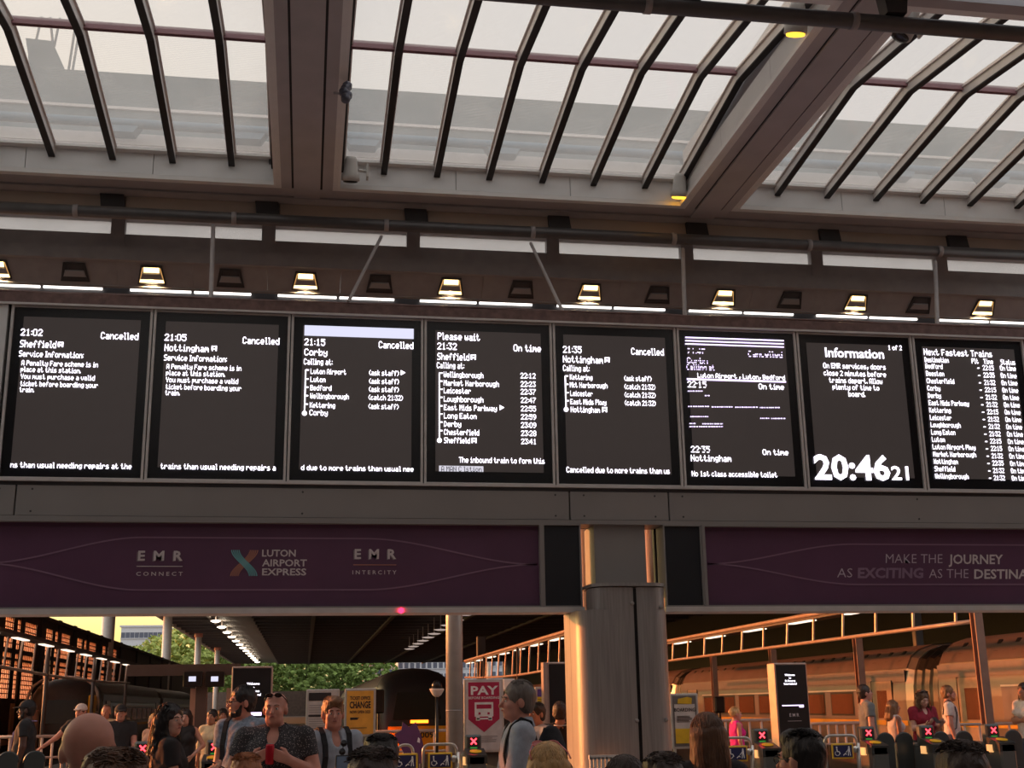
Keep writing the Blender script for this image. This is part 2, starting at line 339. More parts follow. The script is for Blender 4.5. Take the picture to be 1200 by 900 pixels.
M_conc = mat('unseen_wall', (228, 224, 220), 0.6, var=0.08, scale=1.5)  # for unseen walls added to enclose and darken the concourse
struct('wall_back', MB().box(-16, 20, -14.4, -14, 0, ZB+0.4), M_conc, 'unseen plain wall added behind the viewer to dim the concourse')
struct('wall_side_left', MB().box(-16.4, -16, -14.4, 20.0, 0, ZB+0.4), M_conc, 'unseen plain wall added on the left to block low sun')  # unseen, run forward to keep the low sun off the concourse
struct('wall_side_right', MB().box(20, 20.4, -14.4, 11.0, 0, ZB+0.4), M_conc, 'unseen plain wall added on the right to dim the concourse')
def skylight(x0, x1, bars, label):
    r = sroot('skylight', label, (x0, YN, ZG))
    W = x1-x0; L = YF-YN; mid = YR-YN; dz = ZR-ZG
    t = math.atan2(dz, mid)
    # lining of the well, each face in panels
    npan = 3
    for k in range(npan):
        a, c = W*k/npan+0.004, W*(k+1)/npan-0.004
        put('lining_panel', MB().box(a, c, L, L+0.05, ZB-ZG+0.07, 0.0), M_lining, r)
        put('lining_panel', MB().box(a, c, -0.05, 0.0, ZB-ZG+0.07, 0.0), M_lining, r)
    for k in range(3):
        a, c = L*k/3+0.004, L*(k+1)/3-0.004
        for xx in ((-0.05, 0.0), (W, W+0.05)):
            put('lining_panel', MB().box(xx[0], xx[1], a, c, ZB-ZG+0.07, 0.0), M_lining, r)
    lip = MB(); zl = ZB-ZG
    lip.box(-0.06, W+0.06, L-0.03, L+0.06, zl, zl+0.055); lip.box(-0.06, W+0.06, -0.06, 0.03, zl, zl+0.055)
    lip.box(-0.06, 0.03, 0.03, L-0.03, zl, zl+0.055); lip.box(W-0.03, W+0.06, 0.03, L-0.03, zl, zl+0.055)
    put('lip_trim', lip, M_lip, r)
    back = MB(); zg0 = zl
    back.box(-0.06, W+0.06, L+0.055, L+0.2, zg0, 0.12); back.box(-0.06, W+0.06, -0.2, -0.055, zg0, 0.12)
    back.box(-0.16, -0.055, 0, L, 0.0, 0.45); back.box(W+0.055, W+0.16, 0, L, 0.0, 0.45)
    put('kerb', back, M_beam, r)
    put('sill_flashing', MB().box(0, W, L-0.10, L+0.05, 0.0, 0.03).box(0, W, -0.05, 0.10, 0.0, 0.03), M_lip, r)
    xs = [b-x0 for b in bars]
    allx = [0.0]+xs+[W]
    # panes: far slope and near slope
    for i in range(len(allx)-1):
        a, c = allx[i]+0.012, allx[i+1]-0.012
        if c-a < 0.05: continue
        for half in (0, 1):
            g = MB()
            if half == 0: ya, yb, za, zb = mid+0.02, L-0.02, dz, 0.03
            else: ya, yb, za, zb = 0.02, mid-0.02, 0.03, dz
            g.add([(a,ya,za),(c,ya,za),(c,yb,zb),(a,yb,zb),(a,ya,za+0.02),(c,ya,za+0.02),(c,yb,zb+0.02),(a,yb,zb+0.02)],
                  [(0,3,2,1),(4,5,6,7),(0,1,5,4),(1,2,6,5),(2,3,7,6),(3,0,4,7)])
            put('pane', g, M_glass, r)
    for x in xs+[0.03, W-0.03]:
        b = MB(); h = 0.12; wd = 0.036
        for (ya, yb, za, zb) in ((mid, L, dz, 0.02), (0, mid, 0.02, dz)):
            b.add([(x-wd,ya,za-h),(x+wd,ya,za-h),(x+wd,yb,zb-h),(x-wd,yb,zb-h),(x-wd,ya,za+0.03),(x+wd,ya,za+0.03),(x+wd,yb,zb+0.03),(x-wd,yb,zb+0.03)],
                  [(0,3,2,1),(4,5,6,7),(0,1,5,4),(1,2,6,5),(2,3,7,6),(3,0,4,7)])
        gb = put('glazing_bar', b, M_bar, r)
        b = MB()
        for (ya, yb, za, zb) in ((mid, L, dz, 0.02), (0, mid, 0.02, dz)):
            b.add([(x-wd-.022,ya,za-.02),(x+wd+.022,ya,za-.02),(x+wd+.022,yb,zb-.02),(x-wd-.022,yb,zb-.02),(x-wd-.022,ya,za-.008),(x+wd+.022,ya,za-.008),(x+wd+.022,yb,zb-.008),(x-wd-.022,yb,zb-.008)],
                  [(0,3,2,1),(4,5,6,7),(0,1,5,4),(1,2,6,5),(2,3,7,6),(3,0,4,7)])
        put('bar_flange', b, M_barw, gb)
        b = MB()
        for (ya, yb, za, zb) in ((mid, L, dz, 0.02), (0, mid, 0.02, dz)):
            b.add([(x-wd-.002,ya,za-h-.012),(x+wd+.002,ya,za-h-.012),(x+wd+.002,yb,zb-h-.012),(x-wd-.002,yb,zb-h-.012),(x-wd-.002,ya,za-h+.004),(x+wd+.002,ya,za-h+.004),(x+wd+.002,yb,zb-h+.004),(x-wd-.002,yb,zb-h+.004)],
                  [(0,3,2,1),(4,5,6,7),(0,1,5,4),(1,2,6,5),(2,3,7,6),(3,0,4,7)])
        put('bar_shade', b, M_groove, gb)  # dark strip puts the shade under each bar into colour
    pu = MB(); pu.box(0, W, mid-0.03, mid-0.012, dz-0.05, dz+0.03); pu.box(0, W, mid+0.012, mid+0.03, dz-0.05, dz+0.03)
    put('ridge_purlin', pu, M_purlin, r)
    put('ridge_cap', MB().box(0, W, mid-0.012, mid+0.012, dz-0.03, dz-0.01), M_barw, r)
    return r
SK = [skylight(-4.89+0.0, -0.50, [-4.49, -3.81, -3.133, -2.436, -1.74, -1.043], 'left skylight of sloping glass panes over the departure board'),
 skylight(0.24, 4.63, [0.804, 1.465, 2.125, 2.804, 3.471, 4.148], 'middle skylight of sloping glass panes between the two roof beams'),
 skylight(5.37, 9.76, [5.942, 6.63, 7.317, 7.986, 8.666, 9.355], 'right skylight of sloping glass panes beyond the slanting beam')]
for i, s_ in enumerate(SK):  # unseen copies added to bring more daylight into the concourse
    for j in (1, 2):
        c = copy_tree(s_); c.location.y -= 6.6*j; c['label'] = ('left', 'middle', 'right')[i]+' skylight '+('copy added for light overhead behind the picture', 'copy added for light far behind the viewer')[j-1]

# far header: edge strips, tan panels, brackets, pipe, clerestory
hd = MB(); hd.box(-12, 16, 14.06, 14.30, ZB+0.005, ZB+0.05); struct('trim_1', hd, M_beam, 'flat grey strip along the far edge of the skylights')
struct('trim_2', MB().box(-12, 16, 14.30, 14.66, ZB-0.02, ZB+0.06), M_dark, 'dark recessed strip behind the skylights')
hb = MB().box(-12, 16, 14.62, 14.9, ZB-0.12, ZB+0.3); struct('header_beam', hb, M_dark, 'dark header beam above the narrow upper windows')
MULL = [-2.475+1.865*k for k in range(-3, 9)]
pr = sroot('wall_panelling', 'row of tan boxed panels above the long grey pipe', (0, 14.6, 7.66))
for k, xm in enumerate(MULL[:-1]):
    put('panel', MB().bbox(xm+0.14, xm+1.865-0.14, -0.10, 0.02, -0.02, 0.15, 0.012), M_tan, pr)
    b = MB(); b.prism([(xm-0.16, 0.14), (xm+0.12, 0.14), (xm+0.16, -0.12), (xm-0.13, -0.12)], 1, -0.16, 0.0)
    put('bracket', b, M_darker, pr)
def long_pipe(y, z, label):
    r = thing('service_pipe', label, 'pipe', (0, y, z))
    put('tube', MB().tube([(-12, 0, 0), (16, 0, 0)], 0.072, 16), M_pipe, r, True)
    for k in range(-3, 9):
        put('collar', MB().tube([(1.865*k-2.9, 0, 0), (1.865*k-2.84, 0, 0)], 0.08, 16), M_dark, r, True)
    return r
long_pipe(14.3, 7.49, 'long dark pipe running above the narrow upper windows')
long_pipe(8.86, 7.39, 'dark pipe crossing the top right corner below the ceiling')
nb = sroot('near_ceiling_strip', 'grey panelled ceiling strip over the top right corner', (0, 8.5, ZB))
for k in range(-3, 9):
    put('panel', MB().bbox(1.865*k-2.475+0.14, 1.865*k-2.475+1.725, -0.12, 0.36, -0.06, 0.02, 0.012), M_beam, nb)
    put('bracket', MB().prism([(1.865*k-2.63, 0.0), (1.865*k-2.35, 0.0), (1.865*k-2.40, -0.352), (1.865*k-2.58, -0.352)], 1, 0.28, 0.42), M_darker, nb)

# clerestory row
cl = sroot('window_1', 'row of narrow upper windows above the downlights', (0, 15.0, 7.47))
for k, xm in enumerate(MULL[:-1]):
    put('mullion', MB().box(xm-0.085, xm+0.085, -0.06, 0.06, -0.20, 0.25), M_dark, cl)
    p = put('pane', MB().box(xm+0.085, xm+1.78, 0.0, 0.012, 0.0, 0.22), M_cglass, cl)
put('top_rail', MB().box(-8, 14, -0.06, 0.06, 0.20, 0.32), M_dark, cl)
put('bottom_rail', MB().box(-8, 14, -0.05, 0.06, -0.17, 0.0), M_dark, cl)
struct('trim_3', MB().box(-10, 16, 14.93, 15.1, 7.12, 7.30), M_dark, 'dark beam under the narrow upper windows')
# sloping soffit that holds the downlights
sp = sroot('soffit', 'dark sloping soffit that holds the downlights', (0, 15.0, 7.12))
for k, xm in enumerate(MULL[:-1]):
    for h in (0, 1):
        a = xm+0.9325*h+0.0012; c = xm+0.9325*(h+1)-0.0012
        put('panel', MB().prism([(0.0, 0.0), (0.235, -0.235), (0.27, -0.235), (0.12, 0.0)], 0, a, c), M_dark, sp)
put('edge_lip', MB().box(-10, 16, 0.235, 0.30, -0.25, -0.235), M_dark, sp)
struct('trim_4', MB().box(-10, 16, 15.43, 15.6, 6.3, 6.96), M_darker, 'dark wall beam under the thin light strips')
M_lit = mat_emit('downlight_lit', (255, 214, 140), 2.6)
M_refl = mat('downlight_reflector', (236, 206, 158), 0.3, var=0.05, emit=(255, 190, 110), estr=0.35)
M_unlit = mat('downlight_unlit', (70, 68, 70), 0.4)
def downlight(x, lit, label):
    r = thing('downlight', label, 'lamp', (x, 15.118, 7.003), group='downlights in the sloping soffit')
    u = Vector((0, -0.713, 0.701)); n = Vector((0, -0.701, -0.713)); ex = Vector((1, 0, 0))   # u up the slope, n out of it
    def P(a, b, d): return ex*a+u*b+n*d
    hw0, hw1, h = 0.115, 0.16, 0.112
    hous = MB()
    hous.add([P(-hw1,-h,.004),P(hw1,-h,.004),P(hw0,h,.004),P(-hw0,h,.004),P(-hw1-.016,-h-.016,.004),P(hw1+.016,-h-.016,.004),P(hw0+.016,h+.016,.004),P(-hw0-.016,h+.016,.004),
              P(-hw1-.016,-h-.016,.02),P(hw1+.016,-h-.016,.02),P(hw0+.016,h+.016,.02),P(-hw0-.016,h+.016,.02),P(-hw1,-h,.02),P(hw1,-h,.02),P(hw0,h,.02),P(-hw0,h,.02)],
             [(8,9,13,12),(9,10,14,13),(10,11,15,14),(11,8,12,15),(4,5,9,8),(5,6,10,9),(6,7,11,10),(7,4,8,11),(12,13,1,0),(13,14,2,1),(14,15,3,2),(15,12,0,3),(0,1,2,3)])
    put('bezel', hous, M_darker, r)
    put('lamp_panel', MB().add([P(-hw0*.85,h*.30,.014),P(hw0*.85,h*.30,.014),P(hw0*.82,h*.92,.010),P(-hw0*.82,h*.92,.010)], [(0,1,2,3)]), M_lit if lit else M_unlit, r)
    put('louvre', MB().add([P(-hw0*.98,h*.28,.016),P(hw0*.98,h*.28,.016),P(hw1*.88,-h*.55,.018),P(-hw1*.88,-h*.55,.018),P(-hw0*.9,h*.2,.035),P(hw0*.9,h*.2,.035),P(hw1*.84,-h*.5,.03),P(-hw1*.84,-h*.5,.03)],
                          [(4,5,6,7),(0,1,5,4),(1,2,6,5),(2,3,7,6),(3,0,4,7)]), M_dark, r)
    put('reflector', MB().add([P(-hw1*.95,-h*.95,.016),P(hw1*.95,-h*.95,.016),P(hw1*.88,-h*.55,.012),P(-hw1*.88,-h*.55,.012)], [(0,1,2,3)]), M_lit if lit else M_unlit, r)
    for sgn in (-1, 1):
        put('cheek', MB().add([P(sgn*hw1*.97,-h*.9,.012),P(sgn*hw0*.97,h*.9,.012),P(sgn*hw0*.84,h*.9,.016),P(sgn*hw1*.86,-h*.5,.020)], [(0,1,2,3)]), M_refl if lit else M_unlit, r)
    if lit:
        L = bpy.data.lights.new('downlight_lamp', 'SPOT'); L.energy = 26; L.color = (1.0, 0.72, 0.38); L.spot_size = 2.0; L.spot_blend = 0.6; L.shadow_soft_size = 0.06
        lo = bpy.data.objects.new('downlight_lamp', L); COL.objects.link(lo); lo.parent = r; lo.location = (0, 0.0, -0.08); lo.rotation_euler = (0.75, 0, 0)
    return r
for k, (px, py) in enumerate(((-4, 319), (178, 324), (358, 332), (528, 339), (691, 345), (848, 351), (1003, 356), (1152, 361))):
    x = onY(px, py, 15.14)[0]
    downlight(x, True, ['lit downlight cut by the left edge of the picture', 'lit warm downlight above the gap between first and second screens', 'lit warm downlight above the 21:15 Corby screen',
        'lit warm downlight above the Please wait screen', 'lit warm downlight above the 21:35 Nottingham screen', 'lit warm downlight above the striped glitching screen',
        'lit warm downlight above the Information screen', 'lit warm downlight above the Next Fastest Trains screen'][k])
for k, (px, py) in enumerate(((88, 320), (270, 328), (445, 337), (611, 344), (771, 350), (926, 355), (1077, 360))):
    x = onY(px, py, 15.14)[0]
    downlight(x, False, ['unlit downlight above the first departure screen', 'unlit downlight above the second departure screen', 'unlit downlight between the 21:15 and Please wait screens',
        'unlit downlight right of the Please wait screen top', 'unlit downlight right of the 21:35 Nottingham screen top', 'unlit downlight left of the Information screen top', 'unlit downlight above the Information screen right edge'][k])
# glowing bars stand in for daylight showing through a narrow gap
SLAB = ['the blank board end, outer one', 'the blank board end, inner one', 'the first screen clock', 'the first screen cancelled notice', 'the 21:05 screen middle', 'the 21:05 screen right frame',
        'the 21:15 screen white bar', 'the Please wait line', 'the On time word of Please wait screen', 'the fifth screen clock', 'the fifth screen cancelled notice', 'the lilac stripes, left one', 'the lilac stripes, right one', 'the Information title',
        'the Information page number', 'the Next Fastest Trains title', 'the board end at far right, inner one', 'the board end at far right, outer one']
M_strip = mat_emit('daylight_white', (255, 246, 240), 1.9)
for k, xm in enumerate(MULL[2:-2]):
    for h in (0, 1):
        a = xm+0.13+h*0.80; c = a+(0.76 if h == 0 else 0.72)
        s = thing('daylight_bar', 'thin strip light above %s' % SLAB[2*k+h], 'lamp', ((a+c)/2, 15.4, 6.884), group='strip lights under the soffit')
        put('tube', MB().box((a-c)/2, (c-a)/2, -0.012, 0.012, -0.013, 0.013), M_strip, s)
        put('tray', MB().box((a-c)/2-0.02, (c-a)/2+0.02, 0.0, 0.05, 0.017, 0.04), M_darker, s)

# exterior seen through the glass
struct('wall_far', MB().box(-30, 40, 18.0, 18.5, 9.2, 11.36), M_wallext, 'grey parapet wall outside beyond the skylight glass')
struct('wall_far_base', MB().box(-30, 40, 18.0, 18.5, 6.0, 9.2), M_wallwht, 'white outside wall behind the narrow upper windows')
lw = MB()
for z in (10.72, 10.05, 8.86): lw.box(-30, 40, 17.965, 18.0, z, z+0.045)
struct('trim_5', lw, M_wallwht, 'thin ledges along the outside parapet wall')
struct('trim_6', MB().box(-30, 40, 17.9, 18.0, 10.10, 10.28), M_wallwht, 'white ledge below the outside pipe')
op = thing('outdoor_pipe', 'blue grey pipe along the outside parapet seen through skylights', 'pipe', (0, 17.6, 10.30))
put('tube', MB().tube([(-14, 0, 0), (18, 0, 0)], 0.075, 12), M_bluep, op, True)
for px in (140, 290, 425, 590, 820, 1050, 1160):
    x = onY(px, 165, 17.6)[0]
    put('saddle', MB().prism([(x-0.3, 0.0), (x+0.3, 0.0), (x+0.2, -0.16), (x-0.2, -0.16)], 1, -0.05, 0.2), M_bluep, op)
# vent flap on the far roof, top left
vf = thing('roof_vent_flap', 'grey tilted vent flap with struts on the outside parapet', 'vent', (-4.25, 18.2, 11.36))
put('flap', MB().prism([(-0.27, 0.05), (0.29, 0.02), (0.26, 0.10), (0.04, 0.56), (-0.36, 0.58), (-0.30, 0.3)], 1, -0.05, 0.05), M_wallext, vf)
for (x0, z0, x1, z1) in ((0.31, 0.0, 0.36, 0.85), (0.37, 0.0, 0.43, 0.85), (0.05, 0.5, -0.03, 1.0), (0.07, 0.5, 0.12, 1.0), (-0.22, 0.5, -0.16, 1.0), (0.0, 0.0, 0.02, 0.4)):
    put('strut', MB().tube([(x0, 0, z0), (x1, 0, z1)], 0.02, 8), M_wallext, vf)

# roof spotlights and cameras
M_amber = mat_emit('spot_amber', (255, 176, 40), 3.0)
M_camw = mat('camera_white', (196, 194, 190), 0.45)
def spot(loc, lit, label, tilt=(0.35, 0.0)):
    r = thing('ceiling_spotlight' if lit is not None else 'dome_camera', label, 'lamp' if lit is not None else 'camera', loc)
    R = Matrix.Rotation(tilt[0], 3, 'X') @ Matrix.Rotation(tilt[1], 3, 'Y')
    put('body', MB().lathe([(0.06, 0.20), (0.075, 0.16), (0.09, 0.0), (0.11, -0.02), (0.11, -0.09), (0.09, -0.095)], n=20, M=R), M_camw, r, True)
    put('lens', MB().lathe([(0.088, -0.096), (0.086, -0.11), (0.05, -0.118), (0.0, -0.12)], n=20, M=R), M_amber if lit else M_black, r, True)
    put('bracket', MB().tube([R @ Vector((0.09, 0.0, 0.04)), (0.2, 0.06, 0.06)], 0.018, 8), M_camw, r)
    put('mount_plate', MB().box(0.19, 0.215, 0.0, 0.12, -0.03, 0.14), M_camw, r)
    return r
def at(px, py, y): return tuple(onY(px, py, y))
spot(at(796, 222, 13.75), True, 'glowing amber spotlight in the corner of the middle skylight')
spot(at(933, 28, 9.75), True, 'glowing amber spotlight below the pipe at upper right')
spot(at(1060, 33, 9.65), False, 'unlit round spotlight right of the slanting beam', tilt=(0.2, 0.5))
spot(at(411, 203, 13.75), False, 'white unlit spotlight hanging right of the left roof beam')
sc = thing('camera_cluster', 'small dark camera cluster on the right side of the roof beam', 'camera', at(405, 108, 11.2))
for k in range(5):
    put('camera_head', MB().lathe([(0.02, -0.05), (0.045, -0.03), (0.05, 0.02), (0.02, 0.05)], (0.02*math.sin(k*2.1), 0.03*k-0.06, 0.05*k-0.1), 10), mat('camera_grey', (96, 98, 112), 0.3, metal=0.4, var=0.5, scale=30), sc, True)
put('arm', MB().tube([(-0.12, 0, -0.02), (0.03, 0, -0.02)], 0.015, 8), M_dark, sc)
sb = thing('wall_sensor', 'tiny dark sensor on the left skylight lining', 'sensor', at(320, 191, 13.99))
put('case', MB().bbox(-0.05, 0.05, -0.05, 0.01, -0.02, 0.03, 0.008), M_darker, sb)
put('eye', MB().lathe([(0.012, 0), (0.012, 0.02)], (0.02, -0.06, 0.0), 10), M_black, sb)
# ================================================================== DEPARTURE BOARD
YB = 13.0; X0 = -3.179; WD = 1.4634; ZT = 5.846; ZBt = 3.98
gs = sroot('sign_gantry', 'long grey gantry that carries the departure screens and purple banners', (0, YB, ZBt))
def gp(name, mb, m): return put(name, mb, m, gs, world=True)
gp('back_box', MB().box(-6.2, 9.9, 13.28, 13.36, 3.55, 5.98).box(-6.2, 2.945, 13.28, 13.36, 2.62, 3.55).box(3.849, 9.9, 13.28, 13.36, 2.62, 3.55), M_darker)
gp('top_trim', MB().box(-6.2, 9.9, 12.96, 13.36, 5.862, 5.985), M_rust)
gp('top_rail', MB().box(-6.2, 9.9, 12.93, 12.96, 5.845, 5.866), M_frame)
for (y, z) in ((12.97, 5.995), (13.06, 6.03), (13.15, 6.01)):
    b = MB(); pts = [(-6.2+0.35*k, y+random.uniform(-.008, .008), z+random.uniform(-.008, .008)) for k in range(47)]
    b.tube(pts, 0.011, 6); gp('cable_run', b, M_rust)
gp('ledge', MB().box(-6.2, 9.9, 12.95, 13.28, 3.952, 3.978), M_frame)
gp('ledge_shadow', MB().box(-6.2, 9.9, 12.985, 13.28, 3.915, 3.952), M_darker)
seams = [-6.2, -4.3, -2.969, 2.821, 3.95, 9.9]
for a, c in zip(seams[:-1], seams[1:]):
    p = gp('fascia_panel', MB().bbox(a+0.007, c-0.007, 12.975, 13.28, 3.595, 3.912, 0.006), M_fascia)
    for x in ((a+0.16, c-0.16) if c-a < 3 else (a+0.16, a+(c-a)*0.5, c-0.16)):
        for z in (3.64, 3.87):
            put('screw', MB().lathe([(0.011, 0), (0.011, 0.004)], (x, 12.973, z), 8, Matrix.Rotation(math.pi/2, 3, 'X')), M_darker, p, world=True)
gp('lower_trim', MB().box(-6.2, 9.9, 12.955, 13.28, 3.548, 3.592), M_fascia)
gp('bottom_rail', MB().box(-6.2, 2.945, 12.93, 13.30, 2.598, 2.652), M_frame)
gp('bottom_rail', MB().box(3.849, 9.9, 12.93, 13.30, 2.598, 2.652), M_frame)
b = MB().box(X0-1.45, X0-0.03, 12.97, 13.28, ZBt, ZT); gp('end_panel', b, M_lining)

# dot-matrix lettering of the screens: five columns a glyph, lowest bit on top
PIX = {k: [int(v[i:i+2], 16) for i in range(0, 10, 2)] for k, v in (q.split('=') for q in (
    "(=001C224100 )=0041221C00 ,=0080703000 -=0808080808 .=0060000000 0=3E4141413E 1=00427F4000 2=4261514946 3=2141454B31 4=1814127F10 5=2745454539 6=3C4A494930 7=0171090503 8=3649494936 9=064949291E :=0024000000 "
    "A=7E1111117E B=7F49494936 C=3E41414122 D=7F4141221C E=7F49494941 F=7F09090901 G=3E4149497A H=7F0808087F I=00417F4100 J=2040413F01 K=7F08142241 L=7F40404040 M=7F020C027F N=7F0408107F O=3E4141413E P=7F09090906 R=7F09192946 "
    "S=4649494931 T=01017F0101 W=3F4038403F Y=0708700807 a=2054545478 b=7F48444438 c=3844444420 d=384444487F e=3854545418 f=087E090102 g=18A4A4A47C h=7F08040478 i=00447D4000 k=7F10284400 l=00017F4000 m=7C04180478 n=7C08040478 "
    "o=3844444438 p=FC18242418 r=7C08040408 s=4854545420 t=043F444020 u=3C4040207C v=1C2040201C w=3C4030403C x=4428102844 y=4C9090907C").split())}
def write_px(mb, s, p, width, cap, rows=None):
    """letter s in square dots: cap = seven dots high, fitted to width"""
    cols = []; groups = []
    for ch in s:
        if ch == ' ': cols += [None]*3; continue
        g = PIX[ch]; g = g if ch in '0123456789' else [c for c in g if c] if ch != '-' else g[1:4]
        groups.append((len(cols), g)); cols += [None]*(len(g)+1)
    n = max(1, len(cols)-1); dx = width/n; dz = cap/7.0
    for c0, g in groups:
        idx = {}; vs = []; fs = []
        def vid(c, r):
            if (c, r) not in idx: idx[(c, r)] = len(vs); vs.append((p[0]+(c0+c)*dx, p[1], p[2]+cap-r*dz))
            return idx[(c, r)]
        for c, bits in enumerate(g):
            for r in range(8):
                if bits >> r & 1 and (rows is None or r in rows): fs.append((vid(c, r+1), vid(c+1, r+1), vid(c+1, r), vid(c, r)))
        if fs: mb.add(vs, fs)
def P3(px, py, y=12.984): return onY(px, py, y)
def line(mb, x0, base, x1, cap, s, bold=0.0, shear=0.0, y=12.984):
    a = P3(x0, base, y); c = onY(x1, base, y); k = onY(x0, base-cap, y)[2]-a[2]
    if SMOOTH[0]: write(mb, s, (a[0], y, a[2]), width=c[0]-a[0], cap=k, bold=bold, shear=shear)
    else: write_px(mb, s, (a[0], y, a[2]), c[0]-a[0], k, ROWS[0])
SMOOTH = [False]; ROWS = [None]
def rect(mb, x0, y0, x1, y1, y=12.984):
    a = P3(x0, y0, y); c = P3(x1, y1, y)
    mb.add([(a[0], y, c[2]), (c[0], y, c[2]), (c[0], y, a[2]), (a[0], y, a[2])], [(0, 1, 2, 3)])
LBL = ['leftmost departure screen, 21:02 Sheffield cancelled with a penalty fare notice', 'departure screen with a penalty fare notice for the 21:05 to Nottingham', 'departure screen showing 21:15 Corby cancelled under a white bar',
       'departure screen showing Please wait and 21:32 Sheffield on time', 'departure screen with five calling points for the cancelled 21:35', 'glitching departure screen with three lilac stripes and broken text',
       'screen showing Information and the clock 20:46', 'screen listing the Next Fastest Trains']
SCR = []
for i in range(8):
    xc = X0+WD*(i+0.5); hw = WD/2-0.006
    r = thing('departure_display', LBL[i], 'screen', (xc, YB, ZBt), group='screens of the departure board'); SCR.append(r)
    put('housing', MB().box(-hw, hw, 0.012, 0.28, 0.0, ZT-ZBt), M_black, r)
    fr = MB(); t = 0.026
    fr.box(-hw, -hw+t, -0.03, 0.012, 0.0, ZT-ZBt); fr.box(hw-t, hw, -0.03, 0.012, 0.0, ZT-ZBt)
    fr.box(-hw+t, hw-t, -0.02, 0.012, ZT-ZBt-0.018, ZT-ZBt); fr.box(-hw+t, hw-t, -0.02, 0.012, 0.0, 0.018)
    put('frame', fr, M_frame, r)
    put('glass_face', MB().box(-hw+t, hw-t, 0.0, 0.012, 0.018, ZT-ZBt-0.018), M_black, r)
    put('led_matrix', MB().box(-0.60, 0.60, -0.006, 0.0, 0.14, ZT-ZBt-0.12), M_led, r)
def tl(i, items, m=None, name='text_line'):
    for it in items:
        mb = MB(); line(mb, *it); put(name, mb, m or M_text, SCR[i], world=True)
def icon(i, x, base):                       # small train symbol after a destination
    mb = MB(); rect(mb, x, base-6, x+6, base-4.6); rect(mb, x, base-6, x+1.3, base-1.5); rect(mb, x+4.7, base-6, x+6, base-1.5); rect(mb, x, base-3, x+6, base-1.5); rect(mb, x, base-1.2, x+1.6, base); rect(mb, x+4.4, base-1.2, x+6, base)
    put('train_symbol', mb, M_text, SCR[i], world=True)
def arrow(i, x, base):
    mb = MB(); a = P3(x, base); c = P3(x+5.5, base-3); d = P3(x, base-6)
    mb.add([(a[0], 12.984, a[2]), (c[0], 12.984, c[2]), (d[0], 12.984, d[2])], [(0, 1, 2)]); put('arrow_symbol', mb, M_text, SCR[i], world=True)
def tree(i, x0, y0, x1, y1, ticks):
    mb = MB(); a = P3(x0, y0); c = P3(x1, y1); wv = 0.006
    mb.box(c[0]-wv, c[0]+wv, 12.984, 12.988, c[2], a[2])
    for ty in ticks: z = P3(x0, ty)[2]; mb.box(c[0], c[0]+0.034, 12.984, 12.988, z-wv, z+wv)
    put('calling_line', mb, M_text, SCR[i], world=True)
    put('terminus_dot', MB().lathe([(0.026, 0), (0.026, 0.004)], (c[0], 12.987, c[2]), 14, Matrix.Rotation(math.pi/2, 3, 'X')), M_text, SCR[i], world=True)
B = 0.008
tl(0, [(24, 393, 49.6, 8, '21:02', B), (117.9, 397, 162, 8, 'Cancelled', B), (23.2, 406.7, 65.7, 8.3, 'Sheffield', B), (22, 417.7, 97.8, 7, 'Service Information:'),
       (25, 428, 114.8, 6, 'A Penalty Fare scheme is in'), (24, 435.6, 94.4, 6, 'place at this station.'), (24, 443.8, 111, 6, 'You must purchase a valid'),
       (23.5, 452.3, 114.8, 6, 'ticket before boarding your'), (22.7, 459.4, 39.7, 6, 'train.'), (12, 547.8, 154, 6.6, 'ns than usual needing repairs at the')])
icon(0, 68, 406.7)
tl(1, [(192.7, 399, 218.2, 8, '21:05', B), (284.2, 402.7, 327.3, 8, 'Cancelled', B), (192.7, 411.2, 244.5, 8, 'Nottingham', B), (192, 422.3, 265.8, 7, 'Service Information:'),
       (195, 432.2, 282.8, 6, 'A Penalty Fare scheme is in'), (194.4, 439.8, 263.5, 6, 'place at this station.'), (194.4, 447.8, 279, 6, 'You must purchase a valid'),
       (194, 456, 282.8, 6, 'ticket before boarding your'), (193.5, 463, 210.5, 6, 'train.'), (188, 549.5, 323, 6.6, 'trains than usual needing repairs a')])
icon(1, 248, 411.2)
mb = MB(); a = P3(357, 381); c = P3(484.8, 397.3); mb.add([(a[0], 12.984, c[2]), (c[0], 12.984, c[2]), (c[0], 12.984, a[2]), (a[0], 12.984, a[2])], [(0, 1, 2, 3)])
put('white_bar', mb, M_ltext, SCR[2], world=True)
ask = '(ask staff)'; ctc = '(catch 21:32)'
tl(2, [(356.7, 404.5, 380.9, 8, '21:15', B), (443.9, 407.8, 484.3, 8, 'Cancelled', B), (356.7, 416.3, 383.6, 8, 'Corby', B), (356, 427, 389.7, 7, 'Calling at:'),
       (364, 438, 405.6, 6.2, 'Luton Airport'), (363.8, 447.6, 381.4, 6.2, 'Luton'), (363.6, 457.3, 388.3, 6.2, 'Bedford'), (363.6, 466.9, 408.7, 6.2, 'Wellingborough'),
       (363, 477.6, 392.7, 6.2, 'Kettering'), (362.7, 486.7, 383.9, 6.8, 'Corby'), (432.6, 439.7, 467.5, 6.2, ask), (432.6, 449.5, 467.5, 6.2, ask), (432.4, 459, 467.3, 6.2, ask),
       (432, 468.6, 472, 6.2, ctc), (432, 479, 467, 6.2, ask), (352.8, 550.8, 484.6, 6, 'd due to more trains than usual nee')])
arrow(2, 469.7, 439.7); tree(2, 357.6, 433.4, 356.8, 484.2, (433.4, 444, 453.6, 463.5, 473.5))
